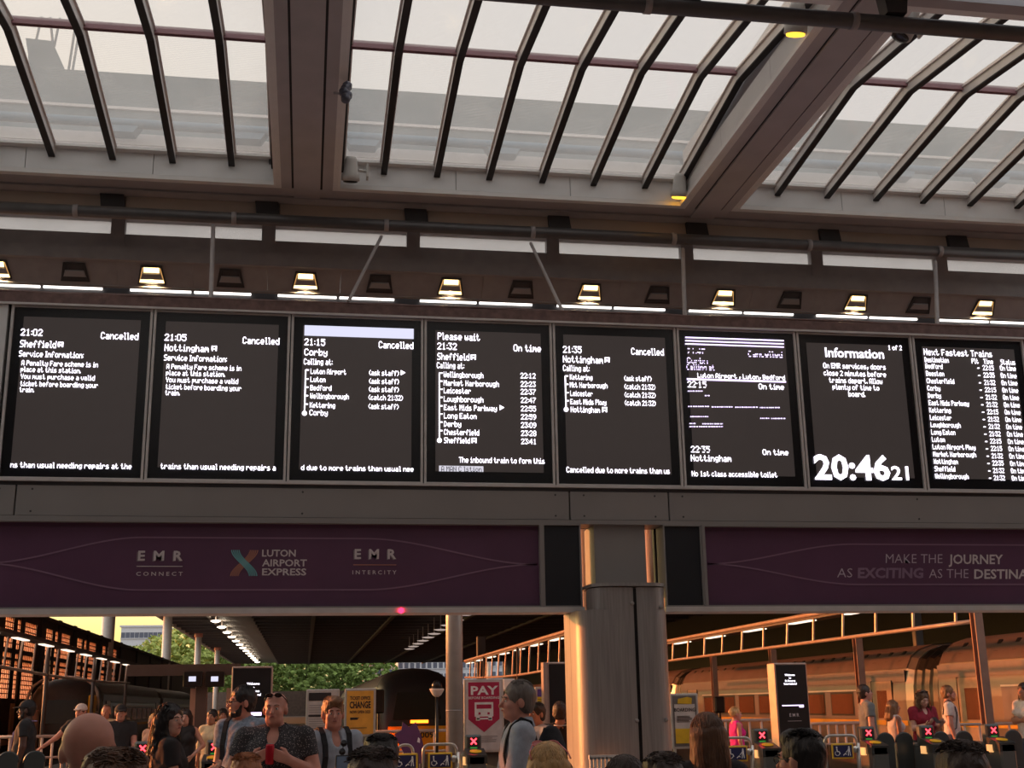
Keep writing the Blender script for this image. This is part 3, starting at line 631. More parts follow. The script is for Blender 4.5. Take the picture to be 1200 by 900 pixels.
tl(3, [(513, 397.9, 562.4, 8.2, 'Please wait', B), (512.6, 409.4, 535.2, 8, '21:32', B), (602, 411.6, 634, 8, 'On time', B), (512.6, 421.5, 550, 8, 'Sheffield', B), (512, 431.4, 544, 7, 'Calling at:'),
       (538, 542, 638.3, 6.5, 'The inbound train to form this')])
for k, (nm, xe, bs, tm) in enumerate((('Wellingborough', 566.5, 442, '22:12'), ('Market Harborough', 584.7, 451.8, '22:23'), ('Leicester', 551.7, 460.8, '22:37'), ('Loughborough', 566.5, 470.7, '22:47'),
        ('East Mids Parkway', 582.2, 480.6, '22:55'), ('Long Eaton', 558.5, 490.3, '22:59'), ('Derby', 540.4, 499.9, '23:09'), ('Chesterfield', 561.6, 509.5, '23:28'), ('Sheffield', 550.8, 519.1, '23:41'))):
    tl(3, [(520+0.05*k, bs, xe, 6.6, nm), (610+0.1*k, bs+1.3, 627.6+0.12*k, 6.4, tm)])
icon(3, 551.7, 421.5); icon(3, 552.5, 519.1); arrow(3, 585.5, 480.6); tree(3, 514.8, 437, 515, 516, (437, 446.5, 456, 465.5, 475.5, 485, 494.5, 504.5))
mb = MB(); rect(mb, 514.5, 545.6, 566.5, 553); put('label_box', mb, mat_emit('label_white', (240, 236, 250), 0.5), SCR[3], world=True)
mb = MB(); line(mb, 517, 552.3, 564.5, 6, 'A MAN C lstion', 0.0, 0.0, 12.979); put('label_text', mb, M_black, SCR[3], world=True)
tl(4, [(659.9, 413.3, 681.6, 8, '21:35', B), (740, 415.6, 778, 8, 'Cancelled', B), (660, 424.7, 706.6, 8, 'Nottingham', B), (660, 434.7, 691, 7, 'Calling at:'),
       (668, 444.8, 694.2, 6.2, 'Kettering'), (668, 454, 712, 6.2, 'Mkt Harborough'), (668.4, 463.9, 694.5, 6.2, 'Leicester'), (668.4, 473.7, 710.5, 6.2, 'East Mids Pkwy'), (669, 483, 703, 6.6, 'Nottingham'),
       (731.7, 446.3, 763.5, 6.2, ask), (732, 456, 768, 6.2, ctc), (732.2, 465.5, 768.3, 6.2, ctc), (732.4, 475, 768.6, 6.2, ctc), (664, 553.6, 785, 6.6, 'Cancelled due to more trains than us')])
icon(4, 708.5, 424.7); icon(4, 705.5, 483); tree(4, 663, 440.5, 663.5, 479.7, (440.5, 450.2, 460, 469.5))
for dy in (0, 3.8, 7.5):
    mb = MB(); rect(mb, 803, 397.3+dy-1.2, 918.5, 397.3+dy+1.2); put('stripe', mb, M_text2, SCR[5], world=True)
ROWS[0] = (0, 4, 5); tl(5, [(805.3, 415, 826.5, 7, '21:47')], M_text2); ROWS[0] = (0, 3, 4, 6); tl(5, [(876.9, 418, 917, 7, 'Cancelled')], M_text2)
ROWS[0] = (0, 1, 3, 5, 6); tl(5, [(805.3, 425.7, 829.4, 7, 'Corby')], M_text2); ROWS[0] = (0, 2, 3, 4, 6); tl(5, [(804.8, 433.2, 837.9, 6.4, 'Calling at')], M_text2)
ROWS[0] = (0, 1, 2, 3, 4, 6); tl(5, [(806, 453.8, 828, 7.4, '22:15'), (810, 530, 832, 7.4, '22:35')], M_text); ROWS[0] = None
tl(5, [(817.5, 442.5, 919.8, 5.6, 'Luton Airport , Luton, Bedford'),
       (889.3, 456, 919, 6.5, 'On time'), (894, 533, 924, 6.5, 'On time'), (810, 540.4, 857, 7.5, 'Nottingham', B), (811, 558, 911, 6.2, 'No 1st class accessible toilet')], M_text)
mb = MB(); rect(mb, 805, 445.2, 921, 446.4); put('rule_line', mb, M_text2, SCR[5], world=True)
rr = random.Random(4)
for (xa, xb, yy) in ((806, 824, 458.3), (826, 832, 463.6), (806.5, 831, 476.3), (834, 859, 476.8), (861.5, 888, 477.2), (890.5, 914, 477.6), (809, 830, 488.2), (891, 902, 490.2), (904, 921, 490.4), (808, 815, 496.3), (823, 847, 496.6), (808, 847, 499.9)):
    mb = MB(); x = xa
    while x < xb:
        d = rr.uniform(0.8, 2.6); rect(mb, x, yy-0.6, min(x+d, xb), yy+0.6); x += d+rr.uniform(0.5, 1.2)
    put('broken_text', mb, M_text2, SCR[5], world=True)
SMOOTH[0] = True
tl(6, [(967.5, 418, 1036, 11.3, 'Information', 0.012), (955.3, 560.8, 1043.9, 29, '20:46', 0.028), (1045.5, 562, 1065.5, 16.5, '21', 0.015)])
SMOOTH[0] = False
tl(6, [(1041, 410, 1057, 5.6, '1 of 2'), (965, 431.2, 1038, 6.2, 'On EMR services, doors'), (965.5, 439.9, 1038.3, 6.2, 'close 2 minutes before'),
       (971.9, 448.4, 1034, 6.2, 'trains depart. Allow'), (976, 456.3, 1030.4, 6.2, 'plenty of time to'), (994.6, 464.7, 1014, 6.2, 'board.')])
tl(7, [(1083, 416, 1162.7, 7.4, 'Next Fastest Trains', B), (1084, 424.3, 1111.9, 6, 'Destination'), (1139, 426, 1146.9, 6, 'Plt'), (1153, 426.5, 1164, 6, 'Time'), (1173, 427.2, 1190, 6, 'Status')])
rows = [('Bedford', 20, '22:15'), ('Beeston', 21, '22:35'), ('Chesterfield', 32, '21:32'), ('Corby', 15, '22:15'), ('Derby', 15, '21:32'), ('East Mids Parkway', 47, '21:32'), ('Kettering', 25, '22:15'), ('Leicester', 25, '21:32'),
        ('Loughborough', 35, '21:32'), ('Long Eaton', 28, '21:32'), ('Luton', 15, '22:15'), ('Luton Airport Pkwy', 50, '22:15'), ('Market Harborough', 50, '21:32'), ('Nottingham', 28, '22:35'), ('Sheffield', 24, '21:32'), ('Wellingborough', 39, '21:32')]
for k, (nm, wpx, tm) in enumerate(rows):
    u = k/15.0; y = 431.8+129*u; dx = 11.5*u
    tl(7, [(1084.8+dx, y, 1084.8+dx+wpx, 5.9, nm), (1152+13*u, y+2.0, 1164.8+13.2*u, 5.9, tm)])
    mb = MB(); rect(mb, 1145.3+13.7*u, y-1, 1148+13.7*u, y+0.2); put('dash', mb, M_text, SCR[7], world=True)
    tl(7, [(1172.3+13.8*u, y+2.4, 1190.6+13.9*u, 5.9, 'On time')])

# suspension rods of the board
for k, (xa, ya, xb, yb) in enumerate(((250, 264, 247, 356), (447, 277, 408, 354), (622, 285, 660, 366), (800, 292, 803, 382), (1096, 307, 1099, 390))):
    a = onY(xa, ya, 14.25); c = onY(xb, yb, 13.2); c[2] = max(c[2], 5.99)
    o = put('suspension_rod', MB().tube([a, c], 0.02 if k in (1, 2) else 0.026, 10), M_dark)
    tag(o, ['upright rod holding the board above the first screen gap', 'rod slanting down left above the 21:15 screen', 'rod slanting down right above the Please wait screen', 'upright rod above the glitching screen',
            'upright rod above the Next Fastest Trains screen'][k], 'rod', 'rods holding up the board')

# ================================================================== PURPLE BANNERS
YN_ = 13.03
def banner(xa, xb, label):
    r = thing('banner_sign', label, 'sign', ((xa+xb)/2, YN_, 2.655), group='purple banners under the board')
    put('panel', MB().box(xa, xb, YN_, YN_+0.2, 2.652, 3.548), M_purple, r, world=True)
    fr = MB(); fr.box(xa-0.036, xa, 12.94, 13.24, 2.652, 3.548); fr.box(xb, xb+0.036, 12.94, 13.24, 2.652, 3.548); fr.box(xa, xb, 12.945, 13.03, 2.652, 2.668); fr.box(xa, xb, 12.945, 13.03, 3.534, 3.548)
    put('frame', fr, M_fascia, r, world=True)
    put('border_line', MB().box(xa, xb, YN_-0.004, YN_, 3.492, 3.500).box(xa, xb, YN_-0.006, YN_-0.001, 2.668, 2.70), M_pline if False else mat('banner_border', (92, 62, 86), 0.5), r, world=True)
    return r
bl = banner(-6.0, 2.472, 'purple banner with two train company logos and an airport express logo')
brn = banner(4.338, 9.86, 'purple banner reading make the journey as exciting as the destination')
YT = 13.024
def ribbon(mb, pts, wd, y=YT):
    for (a, c) in zip(pts[:-1], pts[1:]):
        d = Vector((c[0]-a[0], 0, c[1]-a[1])); n = Vector((-d.z, 0, d.x)).normalized()*wd/2
        mb.add([(a[0]-n.x, y, a[1]-n.z), (c[0]-n.x, y, c[1]-n.z), (c[0]+n.x, y, c[1]+n.z), (a[0]+n.x, y, a[1]+n.z)], [(0, 1, 2, 3)])
def swoosh(parent, xL, xM0, xM1, xR, zc, dz):
    """lens-shaped pair of lines: joined at xL, spread between xM0 and xM1, joined at xR"""
    for sg in (1, -1):
        pts = []; N = 26
        for k in range(N+1):
            u = k/N; s = u*u*(3-2*u); pts.append((xL+(xM0-xL)*u, zc+sg*dz*s))
        if xM1 is not None:
            for k in range(N+1):
                u = k/N; s = u*u*(3-2*u); pts.append((xM1+(xR-xM1)*u, zc+sg*dz*(1-s)))
        mb = MB(); ribbon(mb, pts, 0.016); put('swoosh_line', mb, M_pline, parent, world=True)
def wz(px, py): q = onY(px, py, YT); return q[0], q[2]
xL, zc = wz(-20, 660); xa, za = wz(168, 632.5); xb_, zb_ = wz(430, 631); xR, _ = wz(629, 659)
swoosh(bl, xL, xa, xb_, xR, zc, 0.27)
mb = MB(); ribbon(mb, [(-5.9, zc), (xL, zc)], 0.018); put('swoosh_line', mb, M_pline, bl, world=True)
xL, zc2 = wz(829, 660.8); xa, za = wz(1000, 637.7)
swoosh(brn, xL, xa, 8.2, 9.7, zc2, za-zc2)
def bt(parent, x0, base, x1, cap, s, m, bold=0.0, shear=0.0, name='lettering', space=1.0):
    mb = MB(); a = onY(x0, base, YT); c = onY(x1, base, YT); k = onY(x0, base-cap, YT)[2]-a[2]
    write(mb, s, (a[0], YT, a[2]), width=c[0]-a[0], cap=k, bold=bold, shear=shear, space=space); return put(name, mb, m, parent, world=True)
M_bthin = mat('banner_text_thin', (196, 182, 196), 0.5, var=0.02)
M_bshade = mat('logo_shade', (132, 118, 126), 0.5, var=0.02)
for (x0, x1, bs, sub, xs0, xs1, ul, c) in ((161.5, 214, 656.6, 'CONNECT', 159.5, 214, 663.6, M_btext), (415.5, 464.4, 654.6, 'INTERCITY', 413, 464.6, 661.9, M_clay)):
    bt(bl, x0-1.6, bs+1.0, x1-1.6, 11.5, 'E M R', M_bshade, 0.02, space=1.25)
    mb = MB(); a = onY(x0, bs, YT-0.003); cc = onY(x1, bs, YT-0.003); write(mb, 'E M R', a, cc[0]-a[0], onY(x0, bs-11.5, YT)[2]-a[2], 0.03, space=1.25); put('lettering', mb, M_btext, bl, world=True)
    mb = MB(); p, q = wz(x0-1.5, ul), wz(x1, ul); mb.box(p[0], q[0], YT-0.002, YT, p[1]-0.004, p[1]+0.004); put('underline', mb, c, bl, world=True)
    bt(bl, xs0, ul+11, xs1, 4.7, ' '.join(sub), M_btext, 0.012)
for s, x1, bs in (('LUTON', 346.5, 652), ('AIRPORT', 359.5, 663.4), ('EXPRESS', 358.8, 674)): bt(bl, 307, bs, x1, 8.2, s, M_btext, 0.022)
p0 = wz(271.5, 644.5); p1 = wz(302, 675)
for j in range(5):
    for sg, m in ((0, M_teal), (1, M_clay)):
        pts = []; off = j*0.019; Wl = p1[0]-p0[0]-0.085
        for k in range(17):
            u = k/16; s = u*u*(3-2*u); x = p0[0]+off+(s if sg == 0 else 1-s)*Wl
            pts.append((x, p0[1]+(p1[1]-p0[1])*u))
        mb = MB(); ribbon(mb, pts, 0.010, YT-(0.003 if sg == 0 else 0.0)); put('logo_stripe', mb, m, bl, world=True)
bt(brn, 1038, 659.8, 1105.5, 11.3, 'MAKE THE', M_bthin, -0.008, 0.12); bt(brn, 1111.5, 660.6, 1176.6, 11.3, 'JOURNEY', M_btext, 0.02, 0.12)
bt(brn, 981, 676.6, 999.5, 11.3, 'AS', M_bthin, -0.008, 0.12); bt(brn, 1005, 677, 1083, 11.8, 'EXCITING', M_bmute, 0.035, 0.12)
bt(brn, 1088.7, 677.4, 1136, 11.3, 'AS THE', M_bthin, -0.008, 0.12); bt(brn, 1141.6, 678, 1243, 11.3, 'DESTINATION', M_btext, 0.02, 0.12)
for (xa, xb, lab) in ((2.509, 2.93, 'blank dark panel left of the steel column'), (3.864, 4.30, 'blank dark panel right of the steel column')):
    r = thing('blank_panel', lab, 'panel', ((xa+xb)/2, YB, 2.655), group='blank panels beside the column')
    put('face', MB().box(xa+0.014, xb-0.014, 12.985, 13.2, 2.668, 3.534), M_navy, r, world=True)
    fr = MB(); fr.box(xa, xa+0.014, 12.95, 13.24, 2.652, 3.548); fr.box(xb-0.014, xb, 12.95, 13.24, 2.652, 3.548); fr.box(xa+0.014, xb-0.014, 12.95, 13.0, 2.652, 2.668); fr.box(xa+0.014, xb-0.014, 12.95, 13.0, 3.534, 3.548)
    put('frame', fr, M_fascia, r, world=True)

# ================================================================== STEEL COLUMN
col = thing('clad_column', 'big brushed steel clad column under the board', 'column', (3.3, 13.05, 0))
def footprint(x0, x1, y0, y1, rc, n=8):
    pts = []
    for (cx, cy, a0) in ((x1-rc, y0+rc, -90), (x1-rc, y1-rc, 0), (x0+rc, y1-rc, 90), (x0+rc, y0+rc, 180)):
        for k in range(n+1):
            a = math.radians(a0+90*k/n); pts.append((cx+rc*math.cos(a), cy+rc*math.sin(a)))
    return pts
def shell(pts, z0, z1):
    mb = MB(); n = len(pts); mb.add([(p[0], p[1], z0) for p in pts]+[(p[0], p[1], z1) for p in pts], [(i, i+1, n+i+1, n+i) for i in range(n-1)]); return mb
fp = footprint(2.80, 3.785, 12.58, 13.55, 0.22, 10)
i0 = 3                                             # seam on the right front curve, seam at x = 3.41 on the front face
front_right = [(3.425, 12.58)]+fp[0:11]+[(3.785, 13.0)]
back = [(3.785, 13.01)]+fp[11:33]+[(2.80, 13.05)]
left = [(2.80, 13.04)]+fp[33:44]+[(3.39, 12.58)]
put('front_panel', shell(left, 0, 2.595), M_steel, col, True, True)
put('access_panel', shell(front_right, 0, 2.595), M_steel, col, True, True)
put('rear_panel', shell(back, 0, 2.595), M_steel, col, True, True)
put('core', MB().prism(footprint(2.83, 3.755, 12.61, 13.52, 0.2, 6), 2, 0, 2.58), M_groove, col, False, True)
fu = footprint(2.965, 3.775, 12.58, 13.25, 0.2, 10)
lu = [(2.965, 12.92)]+fu[33:44]+[(3.39, 12.58)]; ru = [(3.425, 12.58)]+fu[0:11]+[(3.775, 12.92)]
put('front_panel', shell(lu, 2.595, 2.83), M_steel, col, True, True); put('access_panel', shell(ru, 2.595, 2.83), M_steel, col, True, True)
put('core', MB().prism(footprint(2.99, 3.75, 12.61, 13.2, 0.18, 6), 2, 2.58, 2.82), M_groove, col, False, True)
put('cap', MB().prism(footprint(2.955, 3.785, 12.55, 13.26, 0.22, 10), 2, 2.84, 2.875), M_steel, col, False, True)
for (x, z) in ((3.375, 2.66), (3.375, 1.47), (3.70, 2.62), (3.70, 1.47), (3.375, 0.3)):
    y = 12.575 if x < 3.5 else 12.615
    put('bolt', MB().lathe([(0.022, 0), (0.02, 0.012), (0.012, 0.02)], (x, y, z), 12, Matrix.Rotation(math.pi/2, 3, 'X')), M_steel, col, True, True)
put('grey_box', MB().box(3.095, 3.672, 13.02, 13.5, 2.88, 3.548), M_fascia, col, False, True)
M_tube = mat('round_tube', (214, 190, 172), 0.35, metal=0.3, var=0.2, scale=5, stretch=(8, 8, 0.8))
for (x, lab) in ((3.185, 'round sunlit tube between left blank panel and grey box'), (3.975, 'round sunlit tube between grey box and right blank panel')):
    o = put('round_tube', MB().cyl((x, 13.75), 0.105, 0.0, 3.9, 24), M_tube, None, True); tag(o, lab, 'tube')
# ================================================================== TRAIN SHED ROOF
ZS = 11.0
M_shed = mat('shed_roof', (186, 172, 166), 0.7, var=0.1)
M_rib = mat('shed_rib', (96, 88, 86), 0.6, var=0.1)
M_soff = mat('shed_soffit', (168, 160, 156), 0.5, var=0.05)
sh = sroot('shed_roof', 'dark ribbed train shed roof over the platforms', (0, 20, ZS))
put('deck', MB().box(-5.7, 42, 20, 266, ZS, ZS+0.4), M_shed, sh, world=True)
put('deck', MB().box(-14.7, -9.7, 20, 266, ZS, ZS+0.4), M_shed, sh, world=True)
put('gutter_soffit', MB().box(-9.7, -5.7, 20, 266, ZS-0.05, ZS+0.4), M_soff, sh, world=True)
for x in (-14.7, -9.9, -5.8): put('edge_beam', MB().box(x, x+0.35, 20, 266, ZS-0.35, ZS), M_soff if x > -12 else M_shed, sh, world=True)
y = 60.0
while y < 264:
    put('rib', MB().box(-5.5, 42, y, y+0.6, ZS-0.42, ZS), M_rib, sh, world=True)
    put('rib', MB().box(-14.6, -9.9, y, y+0.5, ZS-0.3, ZS), M_rib, sh, world=True)
    y += 5.2
for x in (0.5, 8.5, 16.5, 24.5, 32.5): put('long_rib', MB().box(x, x+0.4, 60, 266, ZS-0.55, ZS-0.3), M_rib, sh, world=True)
M_shlamp = mat_emit('shed_lamp', (255, 236, 206), 5.0)
for k in range(14):
    t = thing('shed_lamp', 'small bright lamp in the long row under the left canopy edge', 'lamp', (-9.0, 118+9.5*k, ZS-0.75), group='lamps under the left shed canopy')
    put('glass', MB().lathe([(0.05, 0.12), (0.45, 0.05), (0.5, 0.0), (0.3, -0.1), (0.0, -0.12)], n=12), M_shlamp, t, True)
    put('stem', MB().cyl((0, 0), 0.06, 0.1, 0.72, 8), M_shed, t)
for k in range(16):
    t = thing('shed_lamp', 'dim round lamp in the slanting row right of the pole', 'lamp', (13.0+0.05*k, 62+7*k, ZS-1.9), group='dim lamps under the shed roof')
    put('glass', MB().lathe([(0.05, 0.1), (0.7, 0.03), (0.7, 0.0), (0.4, -0.08), (0.0, -0.1)], n=12), mat('dim_lamp', (196, 180, 172), 0.5, emit=(220, 200, 190), estr=0.35), t, True)
    put('stem', MB().cyl((0, 0), 0.05, 0.1, 1.9, 6), M_shed, t)
M_colw = mat('column_white', (226, 216, 210), 0.5, var=0.06)
for k, (px, yy) in enumerate(((125, 83.3), (195, 119.5), (232, 155.1), (255, 190.5))):
    x = onY(px, 760, yy)[0]
    t = thing('shed_column', ['nearest tall white shed column on the left', 'second tall white shed column on the left', 'third white shed column at the canopy edge', 'farthest white shed column at the canopy edge'][k], 'column', (x, yy, -1.1), group='white shed columns')
    put('shaft', MB().cyl((0, 0), 0.42 if k < 2 else 0.38, 0.0, ZS+1.1-0.35, 20), M_colw, t, True)
    put('collar', MB().cyl((0, 0), 0.5, ZS+0.3, ZS+0.75, 20), mat('collar_pink', (226, 150, 130), 0.5), t, True)

M_wallR = mat('shed_wall_dark', (58, 50, 50), 0.8)
struct('wall_right', MB().box(42, 42.5, 20, 266, -1.1, ZS+0.4), M_wallR, 'dark shed wall far behind the silver train')
# ================================================================== LEFT SCREEN WALL
M_wallL = mat('screen_wall_dark', (74, 62, 58), 0.7, var=0.15)
m = bpy.data.materials.new('mesh_panel'); m.use_nodes = True; t_ = m.node_tree; t_.nodes.clear()
tl_ = t_.nodes.new('ShaderNodeBsdfTranslucent'); df_ = t_.nodes.new('ShaderNodeBsdfDiffuse'); mx_ = t_.nodes.new('ShaderNodeMixShader'); mx_.inputs['Fac'].default_value = 0.25
tl_.inputs['Color'].default_value = (1.0, 0.80, 0.66, 1); df_.inputs['Color'].default_value = (0.7, 0.45, 0.36, 1)
oo_ = t_.nodes.new('ShaderNodeOutputMaterial'); t_.links.new(tl_.outputs[0], mx_.inputs[1]); t_.links.new(df_.outputs[0], mx_.inputs[2]); t_.links.new(mx_.outputs[0], oo_.inputs['Surface'])
M_meshp = m
wl = sroot('wall_left', 'dark wall along the left platform with sunlit lattice windows', (-12.5, 40, 0))
ZW = 5.95
wins = []                                     # (y0, y1, z0, z1)
for k in range(-1, 4):
    o = 8.5*k
    for (a, c) in ((54.9, 56.5), (57.2, 61.2)):
        if 46 < a+o < 92: wins += [(a+o, c+o, 4.35, 5.62), (a+o, c+o, 2.25, 3.85), (a+o, c+o, 3.95, 4.15)]
ys = sorted(set([44.0, 150.0]+[q for wv in wins for q in wv[:2]]))
for a, c in zip(ys[:-1], ys[1:]):
    zz = sorted([(z0, z1) for (y0, y1, z0, z1) in wins if y0 <= a+1e-6 and y1 >= c-1e-6])
    z = 0.0
    for (z0, z1) in zz+[(ZW, ZW)]:
        if z0 > z+1e-4: put('wall_section', MB().box(-12.75, -12.5, a, c, z, z0), M_wallL, wl, world=True)
        z = z1
for (y0, y1, z0, z1) in wins:
    p = put('lattice_pane', MB().box(-12.56, -12.52, y0, y1, z0, z1), M_meshp, wl, world=True)
    g = MB(); n = max(2, int((y1-y0)/0.28)); nz = max(1, int((z1-z0)/0.2))
    for k in range(1, n): yy = y0+(y1-y0)*k/n; g.box(-12.52, -12.49, yy-0.012, yy+0.012, z0, z1)
    for k in range(1, nz): zz = z0+(z1-z0)*k/nz; g.box(-12.52, -12.49, y0, y1, zz-0.022, zz+0.022)
    put('lattice', g, mat('lattice_rust', (150, 84, 66), 0.6), p, world=True)
for k in range(12):
    yy = 53.4+8.5*k/2 if k < 6 else 54+8.5*(k-3)
    put('pier', MB().box(-12.5, -12.42, yy, yy+0.7, 0, ZW+0.25), mat('pier_brown', (66, 56, 54), 0.7), wl, world=True)
put('coping', MB().box(-12.85, -12.35, 44, 150, ZW, ZW+0.18), M_wallL, wl, world=True)
for k in range(7):
    put('pale_panel', MB().box(-12.5, -12.44, 48.5+4.25*k, 49.6+4.25*k, 0.55, 2.05), mat('panel_pale', (214, 170, 140), 0.6), wl, world=True)
put('skirting_rail', MB().box(-12.5, -12.3, 44, 150, 0.35, 0.55), mat('panel_pale', (214, 170, 140), 0.6), wl, world=True)

# ================================================================== LIGHTING BOOMS (beam with luminaires, hangers, lower tube)
M_boom = mat('boom_paint', (188, 168, 158), 0.4, metal=0.2, var=0.1)
M_boomd = mat('boom_dark', (84, 74, 72), 0.5)
M_lumi = mat_emit('boom_lamp', (255, 228, 200), 1.2)
def boom(x, y0, y1, zu, zl, label, sag=0.0, step=1.6, curve=None):
    r = thing('lighting_boom', label, 'lighting boom', (x, y0, zl))
    cf = curve or (lambda y: 0.0)
    n = int((y1-y0)/1.5)+2; ysx = [y0+(y1-y0)*k/(n-1) for k in range(n)]
    put('upper_tube', MB().tube([(x+cf(yy), yy, zu) for yy in ysx], 0.055, 10), M_boom, r, True, True)
    pl = MB()
    for a, c in zip(ysx[:-1], ysx[1:]):
        xa, xc = x+cf(a), x+cf(c)
        pl.add([(xa,a,zu-0.10),(xa+0.42,a,zu-0.10),(xc+0.42,c,zu-0.10),(xc,c,zu-0.10),(xa,a,zu-0.02),(xa+0.42,a,zu-0.02),(xc+0.42,c,zu-0.02),(xc,c,zu-0.02)],
               [(0,3,2,1),(4,5,6,7),(0,1,5,4),(1,2,6,5),(2,3,7,6),(3,0,4,7)])
    put('tray', pl, M_boomd, r, False, True)
    put('lower_tube', MB().tube([(x+cf(yy), yy, zl-sag*math.sin(math.pi*(yy-y0)/(y1-y0))) for yy in ysx], 0.04, 8), M_boom, r, True, True)
    k = 0; yy = y0+0.6
    while yy < y1:
        put('hanger', MB().tube([(x+cf(yy)+0.05, yy, zu-0.08), (x+cf(yy), yy, zl-sag*math.sin(math.pi*(yy-y0)/(y1-y0)))], 0.028, 6), M_boom, r, False, True)
        if k % 2 == 0: put('luminaire', MB().box(x+cf(yy)+0.06, x+cf(yy)+0.22, yy+0.25, yy+step*1.0, zu-0.125, zu-0.10), M_lumi, r, False, True)
        k += 1; yy += step
    for yy in ([] if x > 10 else [y0+1.0+8*j for j in range(int((y1-y0)/8)+1)]):
        put('post', MB().cyl((x+cf(yy), yy), 0.06, 0, zu-0.05, 10), M_boomd, r, True, True)
    return r
boom(11.5, 20.0, 46.0, 3.55, 2.93, 'orange lit lighting boom on posts before the silver train')
boom(7.0, 24.0, 55.0, 3.56, 2.85, 'lighting boom left of the steel column curving away', sag=0.25)
boom(-7.2, 28.0, 54.0, 3.55, 2.78, 'lighting boom along the left platform', sag=0.12)
M_post = mat('post_steel', (150, 118, 104), 0.45, metal=0.3, var=0.1)
for k, yy in enumerate((19.9, 24.7, 29.6, 34.2, 40.0)):
    t = thing('boom_post', ['steel post at the right edge of the picture', 'steel post beside the man in grey at right', 'short steel post behind the right display totem', 'dark steel post right of the boarding poster', 'far steel post under the right lighting boom'][k], 'post', (11.5, yy, 0))
    put('web', MB().box(-0.02, 0.02, -0.07, 0.07, 0, 2.885 if k else 3.42), M_post, t)
    put('flange', MB().box(-0.075, 0.075, -0.085, -0.065, 0, 2.885 if k else 3.42), M_post, t); put('flange', MB().box(-0.075, 0.075, 0.065, 0.085, 0, 2.885 if k else 3.42), M_post, t)
    put('base_plate', MB().box(-0.13, 0.13, -0.13, 0.13, 0, 0.02), M_post, t)
# round pole in the middle
pl = thing('round_pole', 'tall round steel pole left of the pay poster', 'pole', (float(onY(532.5, 800, 19.35)[0]), 19.35, 0))
put('shaft', MB().cyl((0, 0), 0.132, 0, 6.0, 28), mat('pole_steel', (172, 164, 158), 0.38, metal=0.35, var=0.08), pl, True)
put('joint_ring', MB().cyl((0, 0), 0.137, 1.57, 1.585, 28), M_dark, pl, True); put('foot_flange', MB().cyl((0, 0), 0.2, 0, 0.03, 28), M_dark, pl, True)

for (px, yy, zt, wd, lab) in ((564, 60.0, 4.9, 0.21, 'dark square post behind the lighting boom left of the column'), (1078, 39.5, ZS, 0.14, 'dark shed column behind the silver train at right')):
    t = thing('shed_post', lab, 'post', (float(onY(px, 770, yy)[0]), yy, 0.0))
    put('shaft', MB().bbox(-wd, wd, -wd, wd, 0, zt, 0.03), M_boomd, t); put('base', MB().bbox(-wd*1.5, wd*1.5, -wd*1.5, wd*1.5, 0, 0.12, 0.02), M_boomd, t)
# ================================================================== TRAINS
M_tbody = mat('train_silver', (134, 126, 122), 0.28, metal=0.5, var=0.06, scale=1.2)
M_troof = mat('train_roof', (112, 100, 100), 0.45, metal=0.2, var=0.12, scale=1.5)
M_tband = mat('train_band', (112, 108, 116), 0.35, metal=0.3, var=0.06)
M_twin = mat('train_window', (176, 128, 104), 0.14, metal=0.7, var=0.1, spec=1.0)
M_tblk = mat('train_black', (22, 22, 24), 0.3)
M_tyel = mat('train_yellow', (226, 164, 26), 0.4, var=0.06)
M_tdoor = mat('train_door', (176, 154, 140), 0.3, metal=0.3)
def section(w, ztop, zbot, sh=0.55):
    """half-symmetric carriage cross-section, list of (x, z)"""
    zs = ztop
    half = [(0, zs), (w*0.35, zs-0.03), (w*0.62, zs-0.14), (w*0.82, zs-0.34), (w*0.93, zs-0.62), (w*0.985, zs-1.0), (w, zs-1.4), (w, zs-1.9), (w*0.97, zs-2.6), (w*0.93, zbot)]
    return half+[(-x, z) for x, z in half[::-1][:-1]]
